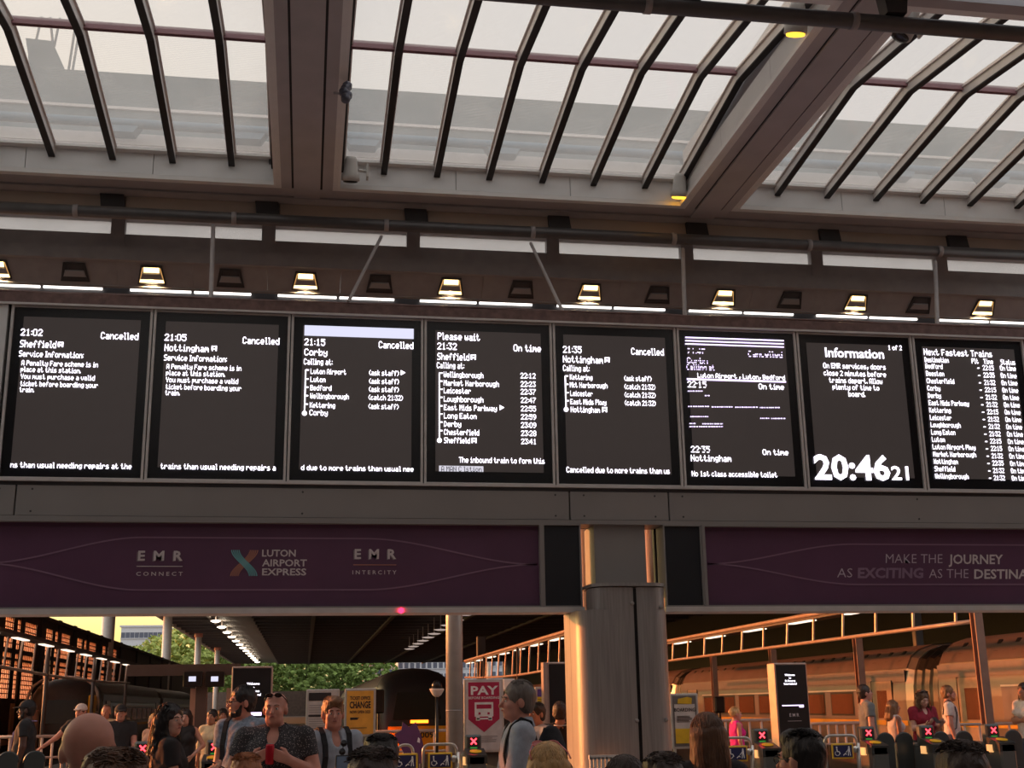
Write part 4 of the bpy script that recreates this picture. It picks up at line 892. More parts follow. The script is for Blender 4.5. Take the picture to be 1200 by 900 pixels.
def car(root, x, y0, y1, ztop=3.0, zbot=-0.75, face=-1, windows=True, roofm=None):
    s = section(1.37, ztop, zbot); n = len(s)
    e = 0.25
    rings = [[(x+px*0.93, y0, z-(0.05 if z > 2 else 0)) for px, z in s], [(x+px, y0+e, z) for px, z in s], [(x+px, y1-e, z) for px, z in s], [(x+px*0.93, y1, z-(0.05 if z > 2 else 0)) for px, z in s]]
    bd = put('car_body', MB().loft(rings), M_tbody, root, False, True)
    # roof skin (slightly proud of the body)
    top = [p for p in s if p[1] > ztop-0.7]; top = sorted(top, key=lambda p: p[0])
    rf = MB(); k = len(top)
    rf.add([(x+p*1.012, y0+e, z+0.012) for p, z in top]+[(x+p*1.012, y1-e, z+0.012) for p, z in top], [(i, i+1, k+i+1, k+i) for i in range(k-1)])
    put('roof_skin', rf, roofm or M_troof, root, True, True)
    fx = x+face*1.37
    def side(a, c, z0, z1, d): return MB().box(min(fx+face*d, fx-face*0.04), max(fx+face*d, fx-face*0.04), a, c, z0, z1)
    if windows:
        put('cant_band', side(y0+e, y1-e, ztop-0.95, ztop-0.66, -0.012), M_tband, root, False, True)
        put('window_band', side(y0+3.0, y1-3.0, 1.16, 1.86, 0.006), M_tband, root, False, True)
        put('light_line', side(y0+3.0, y1-3.0, 1.86, 1.90, 0.02), M_white, root, False, True)
        put('yellow_stripe', side(y0+e, y1-e, 0.98, 1.10, 0.010), M_tyel, root, False, True)
        yy = y0+3.3
        while yy < y1-4.4:
            f = put('window_frame', side(yy, yy+1.55, 1.20, 1.84, 0.012), M_tblk, root, False, True)
            put('pane', side(yy+0.07, yy+1.48, 1.25, 1.79, 0.02), M_twin, f, False, True)
            yy += 1.95
        for ya in (y0+1.0, y1-2.3):
            d = put('door', side(ya, ya+1.15, 0.05, 2.08, 0.004), M_tdoor, root, False, True)
            put('door_seam', side(ya-0.03, ya, 0.05, 2.1, 0.012), M_tblk, d, False, True); put('door_seam', side(ya+1.15, ya+1.18, 0.05, 2.1, 0.012), M_tblk, d, False, True)
            put('door_window', side(ya+0.3, ya+0.85, 1.15, 1.85, 0.012), M_twin, d, False, True)
    return bd
def slits(root, x, y0, y1, ztop, step=0.75):
    yy = y0
    while yy < y1:
        g = MB(); g.add([(x-1.19, yy, ztop-0.42), (x-1.19, yy+0.16, ztop-0.42), (x-0.95, yy+0.28, ztop-0.16), (x-0.95, yy+0.12, ztop-0.16),
                         (x-1.15, yy, ztop-0.46), (x-1.15, yy+0.16, ztop-0.46), (x-0.92, yy+0.28, ztop-0.22), (x-0.92, yy+0.12, ztop-0.22)], [(0,1,2,3),(4,7,6,5),(0,4,5,1),(1,5,6,2),(2,6,7,3),(3,7,4,0)])
        put('roof_slit', g, M_tblk, root, False, True); yy += step
tr = thing('passenger_train', 'long silver train along the right platform with orange sunlit side', 'train', (16.4, 24, -1.1))
car(tr, 16.4, 6.0+3.0, 28.3, 3.06); car(tr, 16.4, 29.5, 49.2, 3.0); car(tr, 16.4, 50.2, 70.0, 3.0); car(tr, 16.4, 71.0, 91.0, 3.0)
slits(tr, 16.4, 22.6, 27.6, 3.06); slits(tr, 16.4, 30.2, 37.8, 3.0); slits(tr, 16.4, 43.5, 48.5, 3.0, 0.9)
for (ya, yb) in ((28.2, 29.6), (49.1, 50.3), (69.9, 71.1)):
    g = MB(); s = section(1.30, 2.96, -0.6)
    for k in range(7):
        yy = ya+0.08+(yb-ya-0.16)*k/6; sc = 1.0 if k % 2 else 0.985
        g.add([(16.4+p*sc, yy, z if z < 2 else z*sc) for p, z in s], [])
    n = len(s); g.f = [(i*n+k, i*n+(k+1) % n, (i+1)*n+(k+1) % n, (i+1)*n+k) for i in range(6) for k in range(n)]
    put('gangway_bellows', g, M_tblk, tr, False, True)
for yc in (19, 26, 32, 46.5, 53, 67): put('bogie', MB().box(15.4, 17.4, yc-1.3, yc+1.3, -1.1, -0.72), M_tblk, tr, False, True)

def nose_train(root, x, y0, y1, front_m, ztop=2.95, yellow=True, face=-1):
    """train end towards the viewer: dark rounded windscreen hood, yellow lower nose"""
    rings = []
    for (dy, sw, dz) in ((0.0, 0.74, -0.62), (0.12, 0.86, -0.36), (0.4, 0.95, -0.14), (0.9, 1.0, -0.03), (1.6, 1.0, 0.0)):
        s = section(1.37*sw, ztop+dz, -0.75)
        rings.append([(x+p, y0+dy+max(0, (z-1.0))*0.10*(1.6-dy), z) for p, z in s])
    put('nose_shell', MB().loft(rings), front_m, root, True, True)
    car(root, x, y0+1.6, y0+23, ztop, face=face, windows=True)
    car(root, x, y0+24, y0+46, ztop, face=face, windows=True)
    put('windscreen', MB().add([(x-0.82, y0+0.06, 1.22), (x+0.82, y0+0.06, 1.22), (x+0.66, y0+0.17, 2.12), (x-0.66, y0+0.17, 2.12), (x-0.82, y0-0.01, 1.22), (x+0.82, y0-0.01, 1.22), (x+0.66, y0+0.10, 2.12), (x-0.66, y0+0.10, 2.12)],
        [(4,5,6,7),(0,1,5,4),(1,2,6,5),(2,3,7,6),(3,0,4,7)]), mat('windscreen_dark', (14, 14, 16), 0.2, spec=0.25), root, False, True)
    if yellow: put('yellow_nose', MB().prism([(x-1.0, -0.1), (x+1.0, -0.1), (x+0.98, 1.0), (x-0.98, 1.0)], 1, y0-0.06, y0+0.2), M_tyel, root, False, True)
    put('bumper', MB().bbox(x-1.0, x+1.0, y0-0.15, y0+0.2, -0.65, -0.12, 0.06), M_tblk, root, False, True)
ct = thing('nose_train', 'black fronted train with yellow nose left of the pole', 'train', (3.78, 43, -1.1))
nose_train(ct, 3.78, 42.6, 90, mat('nose_black', (40, 37, 40), 0.4, spec=0.35))
mb = MB(); write(mb, '2009', (3.72, 42.53, 0.62), width=0.62, cap=0.2, bold=0.02); put('number', mb, M_tblk, ct, False, True)
put('orange_display', MB().box(3.55, 4.15, 42.5, 42.56, 1.1, 1.2), mat_emit('orange_led', (255, 120, 30), 3.0), ct, False, True)
put('tail_lamp', MB().lathe([(0.13, 0), (0.12, 0.05), (0.0, 0.08)], (2.62, 42.55, 0.42), 14, Matrix.Rotation(math.pi/2, 3, 'X')), mat_emit('tail_red', (255, 60, 40), 9.0), ct, True, True)
L = bpy.data.lights.new('tail_lamp_light', 'POINT'); L.energy = 25; L.color = (1, 0.1, 0.05); L.shadow_soft_size = 0.1
lo = bpy.data.objects.new('tail_lamp_light', L); COL.objects.link(lo); lo.location = (2.6, 42.25, 0.45)
lt = thing('nose_train', 'dim train with pale rounded hood at the left platform', 'train', (-9.6, 53, -1.1))
nose_train(lt, -9.6, 52.5, 98, mat('nose_dull', (64, 56, 54), 0.4), 3.0, False, face=1)
put('edge_panel', MB().bbox(-10.9, -10.35, 52.2, 52.5, -0.2, 1.75, 0.05), mat('edge_beige', (150, 112, 92), 0.5), lt, False, True)
put('edge_panel', MB().bbox(-8.52, -8.3, 52.3, 53.4, 0.5, 2.3, 0.04), M_tyel, lt, False, True)
hr = MB(); s = section(1.41, 3.03, 0.3)
hr.tube([(-9.6+p, 52.9, z) for p, z in s if z > 1.2], 0.06, 6); put('hood_rim', hr, M_boom, lt, True, True)
# ================================================================== TICKET GATES (line at y = 17.5)
YG = 17.5
M_gate = mat('gate_grey', (92, 96, 96), 0.4, metal=0.3, var=0.05)
M_gated = mat('gate_dark', (52, 56, 58), 0.35, var=0.05)
M_pad = mat('gate_paddle', (60, 66, 68), 0.3, var=0.04)
M_rail = mat('gate_rail', (186, 182, 178), 0.3, metal=0.7)
M_redx = mat_emit('red_cross', (255, 50, 60), 4.0)
M_yel = mat('reader_yellow', (226, 178, 40), 0.5)
M_yglow = mat('gate_marker', (226, 170, 110), 0.5, emit=(255, 190, 120), estr=0.5)
def make_gate(label, x, y=YG):
    r = thing('ticket_gate', label, 'ticket gate', (x, y, 0), group='ticket gates behind the crowd')
    put('pedestal', MB().bbox(-0.13, 0.13, 0.0, 1.5, 0.0, 0.98, 0.03), M_gate, r)
    put('reader_slope', MB().prism([(0.0, 0.86), (0.0, 0.98), (0.34, 1.06), (0.42, 0.98), (0.42, 0.86)], 0, -0.14, 0.14), M_gated, r)
    put('reader_disc', MB().lathe([(0.085, 0), (0.085, 0.008), (0.0, 0.01)], (0.0, 0.16, 1.022), 18, Matrix.Rotation(0.22, 3, 'X')), M_yel, r)
    hd = put('sign_head', MB().bbox(-0.10, 0.10, 0.36, 0.50, 0.96, 1.23, 0.018), M_gated, r)
    put('head_trim', MB().bbox(-0.115, 0.115, 0.385, 0.52, 0.94, 1.245, 0.018), M_gate, hd)
    put('blue_band', MB().box(-0.10, 0.10, 0.352, 0.36, 0.86, 0.96), mat('gate_blue', (60, 72, 104), 0.4), hd)
    cr = MB()
    for s in (-1, 1):
        a = Vector((-0.04*s, 0.352, 1.115)); c = Vector((0.04*s, 0.352, 1.195)); d = (c-a).normalized(); n = Vector((-d.z, 0, d.x))*0.010
        cr.add([a-n, c-n, c+n, a+n], [(0, 1, 2, 3)])
    put('red_cross', cr, M_redx, hd)
    put('green_bar', MB().box(-0.05, 0.05, 0.352, 0.36, 1.06, 1.075), mat_emit('green_bar', (60, 150, 60), 0.5), hd)
    put('marker', MB().box(-0.16, -0.13, 0.2, 0.34, 0.84, 0.95).box(0.13, 0.16, 0.2, 0.34, 0.84, 0.95), M_yglow, r)
    return r
def paddle(label, x, y=YG+0.62):
    r = thing('gate_paddle', label, 'gate paddle', (x, y, 0), group='rounded gate paddles')
    pts = [(-0.13, 0.35), (0.13, 0.35)]+[(0.13*math.cos(math.pi*k/12), 1.0+0.13*math.sin(math.pi*k/12)) for k in range(13)]
    put('leaf', MB().prism(pts, 1, -0.02, 0.02), M_pad, r)
    put('edge_band', MB().tube([(p[0], 0, p[1]) for p in pts[2:]], 0.022, 6), M_gated, r, True)
    put('hinge', MB().box(-0.04, 0.04, -0.05, 0.05, 0.0, 0.6), M_gated, r)
    return r
def gx(px, y=YG): return onY(px, 862, y)[0]
for px, lab in ((100, 'ticket gate partly hidden by the bald head at left'), (168, 'ticket gate with red cross left of the woman with the phone'), (252, 'ticket gate with red cross below the cream cardigan woman'),
                (555, 'ticket gate with red cross in front of the pay poster'), (893, 'ticket gate with red cross left of the right totem base'), (1018, 'ticket gate with red cross below the man in grey'),
                (1088, 'ticket gate with red cross below the woman in red'), (1165, 'ticket gate with red cross nearest the right edge')):
    make_gate(lab, gx(px, YG+0.36))
for px, lab in ((12, 'rounded paddle at the far left edge'), (43, 'rounded paddle in front of the guard'), (1037, 'rounded paddle below the woman in white'), (1059, 'rounded paddle below the phone of the woman in red'),
                (1102, 'rounded paddle behind the dark head at right'), (1129, 'rounded paddle below the train window at right'), (1187, 'rounded paddle at the far right edge')):
    paddle(lab, gx(px, YG+0.62))
M_sgn = mat('sign_navy', (28, 36, 84), 0.5); M_sgy = mat('sign_yellow', (226, 186, 60), 0.5); M_sgw = mat('sign_white', (226, 230, 238), 0.5)
def wide_gate(px0, px1, lab, y=YG+0.2):
    a, c = gx(px0, y), gx(px1, y); xm = (a+c)/2; hw = (c-a)/2; zt = 1.13
    r = thing('wide_gate', lab, 'gate', (xm, y, 0), group='wide gates with wheelchair signs')
    rc = 0.09; pts = [(-hw, 0, 0.3)]+[(-hw+rc-rc*math.cos(math.pi/2*k/5), 0, zt-rc+rc*math.sin(math.pi/2*k/5)) for k in range(6)]
    pts += [(-p[0], 0, p[2]) for p in pts[::-1]]
    put('hoop', MB().tube(pts, 0.022, 10), M_rail, r, True)
    put('panel', MB().box(-hw+0.03, hw-0.03, -0.008, 0.008, 0.35, 1.0), mat_glass('gate_glass', (150, 140, 136), diff=0.2), r)
    put('hinge_post', MB().cyl((hw+0.02, 0), 0.03, 0, 1.02, 12), M_rail, r, True)
    put('latch', MB().lathe([(0.05, -0.03), (0.05, 0.03)], (hw-0.04, -0.02, 0.93), 12, Matrix.Rotation(math.pi/2, 3, 'X')), M_rail, r, True)
    sg = put('sign_plate', MB().bbox(-0.17, 0.17, -0.05, -0.03, 0.80, 1.02, 0.008), M_sgy, r)
    put('sign_field', MB().box(-0.145, 0.145, -0.055, -0.05, 0.825, 0.995), M_sgn, sg)
    w = MB(); yy = -0.058
    def disc(cx, cz, rr, n=10): w.add([(cx+rr*math.cos(2*math.pi*k/n), yy, cz+rr*math.sin(2*math.pi*k/n)) for k in range(n)], [tuple(range(n))])
    def bar(x0, z0, x1, z1, t=0.012):
        d = Vector((x1-x0, 0, z1-z0)).normalized(); nn = Vector((-d.z, 0, d.x))*t/2
        w.add([(x0-nn.x, yy, z0-nn.z), (x1-nn.x, yy, z1-nn.z), (x1+nn.x, yy, z1+nn.z), (x0+nn.x, yy, z0+nn.z)], [(0, 1, 2, 3)])
    disc(-0.095, 0.965, 0.012); bar(-0.095, 0.95, -0.09, 0.905, 0.016); bar(-0.09, 0.905, -0.06, 0.905); bar(-0.06, 0.905, -0.045, 0.87)
    for k in range(10):
        a0, a1 = math.pi*0.75+k*0.42, math.pi*0.75+(k+1)*0.42; bar(-0.09+0.034*math.cos(a0), 0.882+0.034*math.sin(a0), -0.09+0.034*math.cos(a1), 0.882+0.034*math.sin(a1), 0.009)
    disc(0.095, 0.968, 0.013); bar(0.095, 0.955, 0.095, 0.90, 0.03); bar(0.085, 0.9, 0.078, 0.845, 0.013); bar(0.105, 0.9, 0.112, 0.845, 0.013); bar(0.09, 0.94, 0.045, 0.89, 0.01)
    bar(0.0, 0.85, 0.035, 0.88, 0.012); bar(0.035, 0.88, 0.05, 0.86, 0.012)
    put('pictogram', w, M_sgw, sg)
    return r
wide_gate(466, 484, 'wide gate hoop mostly hidden by dark hair at centre')
wide_gate(496, 535, 'wide gate with wheelchair sign left of the pole')
wide_gate(842, 879, 'wide gate with wheelchair sign below the pink vest')
wide_gate(966, 1003, 'wide gate with wheelchair sign right of the dark haired man')
wide_gate(664, 684, 'wide gate hoop beside the left edge of the steel column')

# ================================================================== POSTERS, TOTEMS, SMALL SIGNS
M_alu = mat('poster_frame', (196, 190, 184), 0.4, metal=0.4)
def poster(px0, py0, px1, py1, y, lab, face_m, legs=True):
    a = onY(px0, py0, y); c = onY(px1, py1, y); xm = (a[0]+c[0])/2; hw = (c[0]-a[0])/2; z1 = (a[2]); z0 = c[2]
    r = thing('poster_stand', lab, 'poster', (xm, y, 0))
    put('frame', MB().bbox(-hw, hw, 0.0, 0.06, z0, z1, 0.01), M_alu, r)
    f = put('sheet', MB().box(-hw+0.035, hw-0.035, -0.004, 0.0, z0+0.035, z1-0.035), face_m, r)
    for s in (-1, 1): put('leg', MB().box(s*hw*0.8-0.02, s*hw*0.8+0.02, 0.01, 0.05, 0.0, z0+0.02), M_alu, r)
    put('foot', MB().box(-hw, hw, -0.2, 0.26, 0, 0.02), M_alu, r)
    return r, f, hw, z0, z1
M_ink = mat('poster_ink', (44, 36, 36), 0.6)
def ptext(parent, x, z, s, cap, m, width=None, align='L', bold=0.02, d=-0.008):
    mb = MB(); write(mb, s, (x, d, z), width=width, cap=cap, align=align, bold=bold); return put('lettering', mb, m, parent)
def rules(parent, x0, x1, z0, z1, n, m, d=-0.007, th=0.008):
    mb = MB()
    for k in range(n):
        z = z1-(z1-z0)*k/max(1, n-1); mb.box(x0, x0+(x1-x0)*random.uniform(0.75, 1.0), d, d+0.003, z-th/2, z+th/2)
    return put('print_lines', mb, m, parent)
r, f, hw, z0, z1 = poster(359, 808, 397, 862, 19.6, 'white notice poster left of the man in the pale blue shirt', mat('sheet_white', (200, 186, 178), 0.6))
put('header_band', MB().box(-hw+0.04, hw*0.5, -0.008, -0.004, z1-0.17, z1-0.05), M_ink, f); rules(f, -hw+0.05, hw-0.05, z0+0.08, z1-0.24, 12, mat('ink_grey', (140, 128, 122), 0.6)); put('divider', MB().box(-hw+0.04, hw-0.04, -0.009, -0.004, (z0+z1)/2-0.06, (z0+z1)/2-0.035), M_ink, f)
r, f, hw, z0, z1 = poster(404, 807, 440, 863, 19.4, 'orange ticket office change poster', mat('sheet_orange', (232, 158, 58), 0.6))
ptext(f, 0, z1-0.17, 'TICKET OFFICE', 0.055, M_ink, hw*1.3, 'C'); ptext(f, 0, z1-0.29, 'CHANGE', 0.10, M_ink, hw*1.35, 'C', 0.03); ptext(f, 0, z1-0.37, 'NOW OPEN 2025', 0.045, M_ink, hw*1.3, 'C', 0.02)
rules(f, -hw+0.09, 0.0, z0+0.28, z1-0.46, 4, M_ink); rules(f, -hw+0.09, hw-0.12, z0+0.12, z0+0.13, 1, M_ink)
r, f, hw, z0, z1 = poster(543.5, 796, 591, 881, 19.85, 'white and crimson pay before boarding poster with a train symbol', mat('sheet_pale', (206, 198, 196), 0.6))
M_crim = mat('crimson_print', (178, 34, 74), 0.6)
put('shield', MB().prism([(-hw+0.07, z1-0.05), (hw-0.07, z1-0.05), (hw-0.07, z1-0.62), (0.0, z1-0.82), (-hw+0.07, z1-0.62)][::-1], 1, -0.008, -0.004), M_crim, f)
ptext(f, -hw+0.11, z1-0.24, 'PAY', 0.135, mat('print_white', (236, 230, 228), 0.6), hw*2-0.2, 'L', 0.03, -0.012); ptext(f, 0, z1-0.31, 'BEFORE BOARDING', 0.04, MATS['print_white'], hw*1.55, 'C', 0.01, -0.012)
tb = MB(); tb.box(-0.15, -0.12, -0.013, -0.009, z1-0.58, z1-0.36).box(0.12, 0.15, -0.013, -0.009, z1-0.58, z1-0.36).box(-0.12, 0.12, -0.013, -0.009, z1-0.395, z1-0.36).box(-0.12, 0.12, -0.013, -0.009, z1-0.58, z1-0.46)
tb.box(-0.13, -0.07, -0.013, -0.009, z1-0.64, z1-0.58).box(0.07, 0.13, -0.013, -0.009, z1-0.64, z1-0.58).box(-0.12, 0.12, -0.013, -0.009, z1-0.625, z1-0.60)
put('train_symbol', tb, MATS['print_white'], f); put('headlamp', MB().box(-0.09, -0.055, -0.016, -0.012, z1-0.55, z1-0.515).box(0.055, 0.09, -0.016, -0.012, z1-0.55, z1-0.515), M_crim, f)
rules(f, -hw*0.7, hw*0.7, z0+0.16, z0+0.24, 4, M_ink, th=0.006)
r, f, hw, z0, z1 = poster(627, 805, 643, 846, 20.5, 'narrow yellow poster right of the grey haired man', mat('sheet_yellow', (232, 190, 32), 0.6))
put('header_band', MB().box(-hw+0.036, hw-0.036, -0.008, -0.004, z1-0.16, z1-0.036), mat('print_purple', (92, 60, 130), 0.6), f); rules(f, -hw*0.6, hw*0.6, z1-0.34, z1-0.2, 5, M_ink)
r, f, hw, z0, z1 = poster(785, 813, 821, 877, 18.9, 'grey and white boarding poster right of the steel column', mat('sheet_grey', (110, 100, 96), 0.6))
put('print_panel', MB().box(-hw+0.06, hw-0.06, -0.008, -0.004, z0+0.30, z1-0.16), mat('sheet_white', (200, 186, 178), 0.6), f); ptext(f, 0, z1-0.27, 'BOARDING', 0.055, M_ink, hw*1.5, 'C', 0.02, -0.012)
rules(f, -hw*0.6, hw*0.5, z0+0.4, z1-0.34, 6, M_ink, d=-0.012); put('yellow_splash', MB().prism([(-hw*0.5, z1-0.15), (hw*0.5, z1-0.16), (hw*0.55, z1-0.07), (0.05, z1-0.05), (-hw*0.45, z1-0.08)][::-1], 1, -0.012, -0.009), M_yel, f)
put('yellow_foot', MB().box(-hw+0.06, hw-0.06, -0.012, -0.008, z0+0.08, z0+0.3), M_yel, f)

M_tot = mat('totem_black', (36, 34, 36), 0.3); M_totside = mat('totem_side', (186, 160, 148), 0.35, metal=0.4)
def totem(px0, px1, py, y, lab, rot=0.0):
    a = onY(px0, py, y); c = onY(px1, py, y); xm = (a[0]+c[0])/2; hw = (c[0]-a[0])/2; zt = a[2]
    r = thing('display_totem', lab, 'display', (xm, y, 0), rot)
    put('case', MB().bbox(-hw, hw, 0.0, 0.25, 0.0, zt, 0.012), M_totside, r); put('glass', MB().box(-hw+0.025, hw-0.025, -0.008, 0.0, 0.1, zt-0.03), M_tot, r)
    return r, hw, zt
r, hw, zt = totem(272, 320, 781, 19.8, 'black display totem above the man with glasses')
for k, s in enumerate(('Welcome', 'to', 'St Pancras', 'International')): ptext(r, 0.02, zt-0.28-0.055*k, s, 0.035, M_text, None, 'C', 0.01, -0.012)
put('status_bar', MB().box(-0.02, 0.16, -0.012, -0.008, 1.55, 1.60), M_text2, r)
r, hw, zt = totem(906, 946, 777, 18.7, 'black display totem with white company letters at right', 0.12)
for k, s in enumerate(('Welcome', 'to', 'St Pancras', 'International')): ptext(r, -0.03, zt-0.2-0.045*k, s, 0.032, M_text, None, 'C', 0.01, -0.012)
put('status_bar', MB().box(-hw*0.7, hw*0.6, -0.012, -0.008, 1.56, 1.575).box(hw*0.35, hw*0.62, -0.012, -0.008, 1.535, 1.575), M_text2, r); ptext(r, 0.0, 1.40, 'E M R', 0.05, M_btext, None, 'C', 0.02, -0.012)
put('rule_line', MB().box(-0.12, 0.12, -0.012, -0.008, 1.33, 1.336), M_btext, r)
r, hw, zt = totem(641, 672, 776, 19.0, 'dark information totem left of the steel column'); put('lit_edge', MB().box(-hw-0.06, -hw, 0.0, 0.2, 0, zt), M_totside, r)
r, hw, zt = totem(586, 622, 808, 20.35, 'plain dark cabinet behind the grey haired man'); put('white_top', MB().bbox(-hw*0.75, 0.0, 0.05, 0.2, zt, zt+0.17, 0.01), M_white, r)

# gate-line canopy frame at left with two small screens
cf = thing('platform_portal', 'dark portal frame with two small screens left of the black totem', 'portal', (-2.4, 24, 0))
a = onY(150, 782, 24.0); c = onY(282, 781, 24.0)
put('lintel', MB().box(a[0], c[0], 23.9, 24.15, a[2]-0.16, a[2]+0.04), M_boomd, cf, False, True)
for px in (237, 279):
    p = onY(px, 800, 24.0); q = put('upright', MB().box(p[0]-0.1, p[0]+0.1, 23.9, 24.1, 0, a[2]-0.16), M_boomd, cf, False, True)
    put('lit_side_strip', MB().box(p[0]-0.2, p[0]-0.1, 23.92, 24.05, 0, a[2]-0.4), M_totside, q, False, True)  # pale slab stands in for light on the upright's left face
for px in (226, 252):
    p = onY(px, 796, 23.85); q = put('screen_box', MB().bbox(p[0]-0.17, p[0]+0.17, 23.8, 23.9, p[2]-0.14, p[2]+0.14, 0.01), M_tot, cf, False, True)
    put('lit_page', MB().box(p[0]-0.07, p[0]+0.06, 23.79, 23.8, p[2]-0.04, p[2]+0.05), M_ltext, q, False, True)
# purple tilted board, mirror lamp on a black post, white barrier, platform railings
pb = thing('tilted_board', 'purple tilted board in front of the yellow nosed train', 'sign', tuple(onY(492, 880, 22.0)*np.array([1, 1, 0])))
R2 = Matrix.Rotation(-0.38, 3, 'Y')
q = MB(); pts = [(-0.2, 0.62), (0.1, 0.55), (0.16, 1.0), (0.16, 1.25), (0.02, 1.22), (-0.05, 1.34), (-0.12, 1.22), (-0.26, 1.2)]
q.prism(pts, 1, -0.015, 0.015); q.v = [tuple(R2 @ Vector((v[0], v[1], v[2]-0.6))+Vector((0.02, 0, 0.72))) for v in q.v]; put('board', q, mat('board_purple', (92, 58, 104), 0.5), pb)
for s in (-0.12, 0.12): put('leg', MB().tube([(0.1+s, 0, 0), (0.05+s*0.7, 0, 0.85)], 0.02, 8), M_boomd, pb)
put('white_emblem', MB().prism([(-0.05, 1.05), (0.0, 1.03), (0.0, 1.1), (-0.03, 1.13)], 1, -0.02, -0.016), M_sgw, pb)
ml = thing('mirror_lamp', 'black post with a small white dish lamp before the train windscreen', 'lamp', tuple(onY(512, 880, 22.5)*np.array([1, 1, 0])))
put('post', MB().cyl((0, 0), 0.03, 0, 1.9, 10), M_tblk, ml, True); put('dish', MB().lathe([(0.02, 1.8), (0.08, 1.84), (0.13, 1.93), (0.13, 1.95), (0.0, 1.95)], n=18), M_white, ml, True)
put('hood', MB().lathe([(0.10, 1.95), (0.09, 2.03), (0.05, 2.09), (0.0, 2.1)], n=18), M_tblk, ml, True); put('base', MB().cyl((0, 0), 0.09, 0, 0.75, 12), M_tblk, ml, True)
s2 = thing('signal_post', 'black signal post beside the orange poster', 'signal', tuple(onY(443, 880, 30.0)*np.array([1, 1, 0])))
put('post', MB().cyl((0, 0), 0.03, 0, 1.6, 8), M_tblk, s2); put('head', MB().bbox(-0.13, 0.13, -0.08, 0.08, 1.5, 2.05, 0.03), M_tblk, s2)
s2 = thing('signal_post', 'black signal post left of the woman in the pink vest', 'signal', tuple(onY(846, 880, 27.0)*np.array([1, 1, 0])))
put('post', MB().cyl((0, 0), 0.03, 0, 1.5, 8), M_tblk, s2); put('head', MB().bbox(-0.12, 0.12, -0.08, 0.08, 1.4, 1.75, 0.03), M_tblk, s2)
wb = thing('white_barrier', 'white slatted barrier at the foot of the steel column', 'barrier', (3.05, 12.3, 0))
a = onY(690, 885, 12.3); c = onY(731, 885, 12.3)
put('top_rail', MB().box(a[0], c[0], 12.28, 12.32, a[2]-0.04, a[2]), M_white, wb, False, True); put('bottom_rail', MB().box(a[0], c[0], 12.28, 12.32, 0.1, 0.14), M_white, wb, False, True)
for k in range(9):
    x = a[0]+(c[0]-a[0])*(k+0.5)/9; put('slat', MB().box(x-0.012, x+0.012, 12.28, 12.32, 0.0 if k in (0, 8) else 0.1, a[2]-0.02), M_white, wb, False, True)
def railing(x0, x1, y, z, lab, n=7):
    r = thing('railing', lab, 'railing', ((x0+x1)/2, y, 0)); hw = (x1-x0)/2
    put('top_rail', MB().tube([(-hw, 0, z), (hw, 0, z)], 0.028, 8), M_boom, r, True); put('mid_rail', MB().tube([(-hw, 0, z-0.35), (hw, 0, z-0.35)], 0.02, 8), M_boom, r, True)
    for k in range(n): x = -hw+2*hw*k/(n-1); put('post', MB().cyl((x, 0), 0.022, 0, z, 8), M_boom, r, True)
    return r
railing(onY(822, 846, 21.2)[0], onY(906, 846, 21.2)[0], 21.2, 1.32, 'pale railing behind the woman in the pink vest')
railing(onY(950, 848, 21.0)[0], onY(1010, 848, 21.0)[0], 21.0, 1.24, 'pale railing right of the right totem')
railing(onY(1118, 852, 20.6)[0], onY(1200, 852, 21.3)[0], 21.3, 1.17, 'pale railing below the train windows at right')
railing(onY(437, 854, 22.8)[0], onY(545, 854, 22.8)[0], 22.8, 1.22, 'low railing before the yellow nosed train')
railing(onY(0, 860, 23.0)[0], onY(75, 856, 23.0)[0], 23.0, 1.25, 'low railing behind the guard at left')
rl = put('red_lamp', MB().lathe([(0.03, 0), (0.03, 0.015), (0.0, 0.02)], tuple(onY(470, 715.5, 12.925)), 12, Matrix.Rotation(math.pi/2, 3, 'X')), mat_emit('red_dot', (255, 30, 60), 5.0), None, True)
tag(rl, 'tiny red lamp on the rail under the left banner', 'lamp')

# ================================================================== TREES AND BUILDINGS BEYOND
M_leaf = mat('leaf_green', (112, 132, 62), 0.8, var=0.35, scale=1.2); M_leaf2 = mat('leaf_light', (148, 160, 80), 0.8, var=0.35, scale=1.0); M_bark = mat('bark', (90, 76, 62), 0.9)
def leafy(x, y, h, wd, seed, lab, m):
    r = thing('tree', lab, 'tree', (x, y, -1.1), group='trees beyond the end of the shed'); rnd = random.Random(seed)
    put('trunk', MB().tube([(0, 0, 0), (0.2, 0, h*0.35), (0.1, 0.1, h*0.7)], [0.35, 0.25, 0.1], 8), M_bark, r, True)
    c = MB()
    for k in range(240):
        a = rnd.uniform(0, 6.28); u = rnd.random()**0.5; zz = rnd.uniform(0.22, 1.0); rad = wd*0.5*math.sin(math.pi*min(1, (zz-0.1)/0.95))**0.6
        c.ico((rad*u*math.cos(a), rad*u*math.sin(a), h*zz), (wd*0.06, wd*0.06, h*0.035), seed*999+k, 0.35)
    put('crown', c, m, r)
    lv = MB()
    for k in range(1600):
        a = rnd.uniform(0, 6.28); zz = rnd.uniform(0.2, 1.03); rad = wd*0.56*math.sin(math.pi*min(1, max(0, (zz-0.1)/0.95)))**0.6
        p = Vector((rad*math.cos(a), rad*math.sin(a), h*zz)); d = Vector((rnd.uniform(-1, 1), rnd.uniform(-1, 1), rnd.uniform(-1, 1)))*0.55; e = Vector((rnd.uniform(-1, 1), rnd.uniform(-1, 1), rnd.uniform(-1, 1)))*0.55
        lv.add([p, p+d, p+d+e, p+e], [(0, 1, 2, 3)])
    o = put('outer_leaves', lv, m, r); o['kind'] = 'stuff'
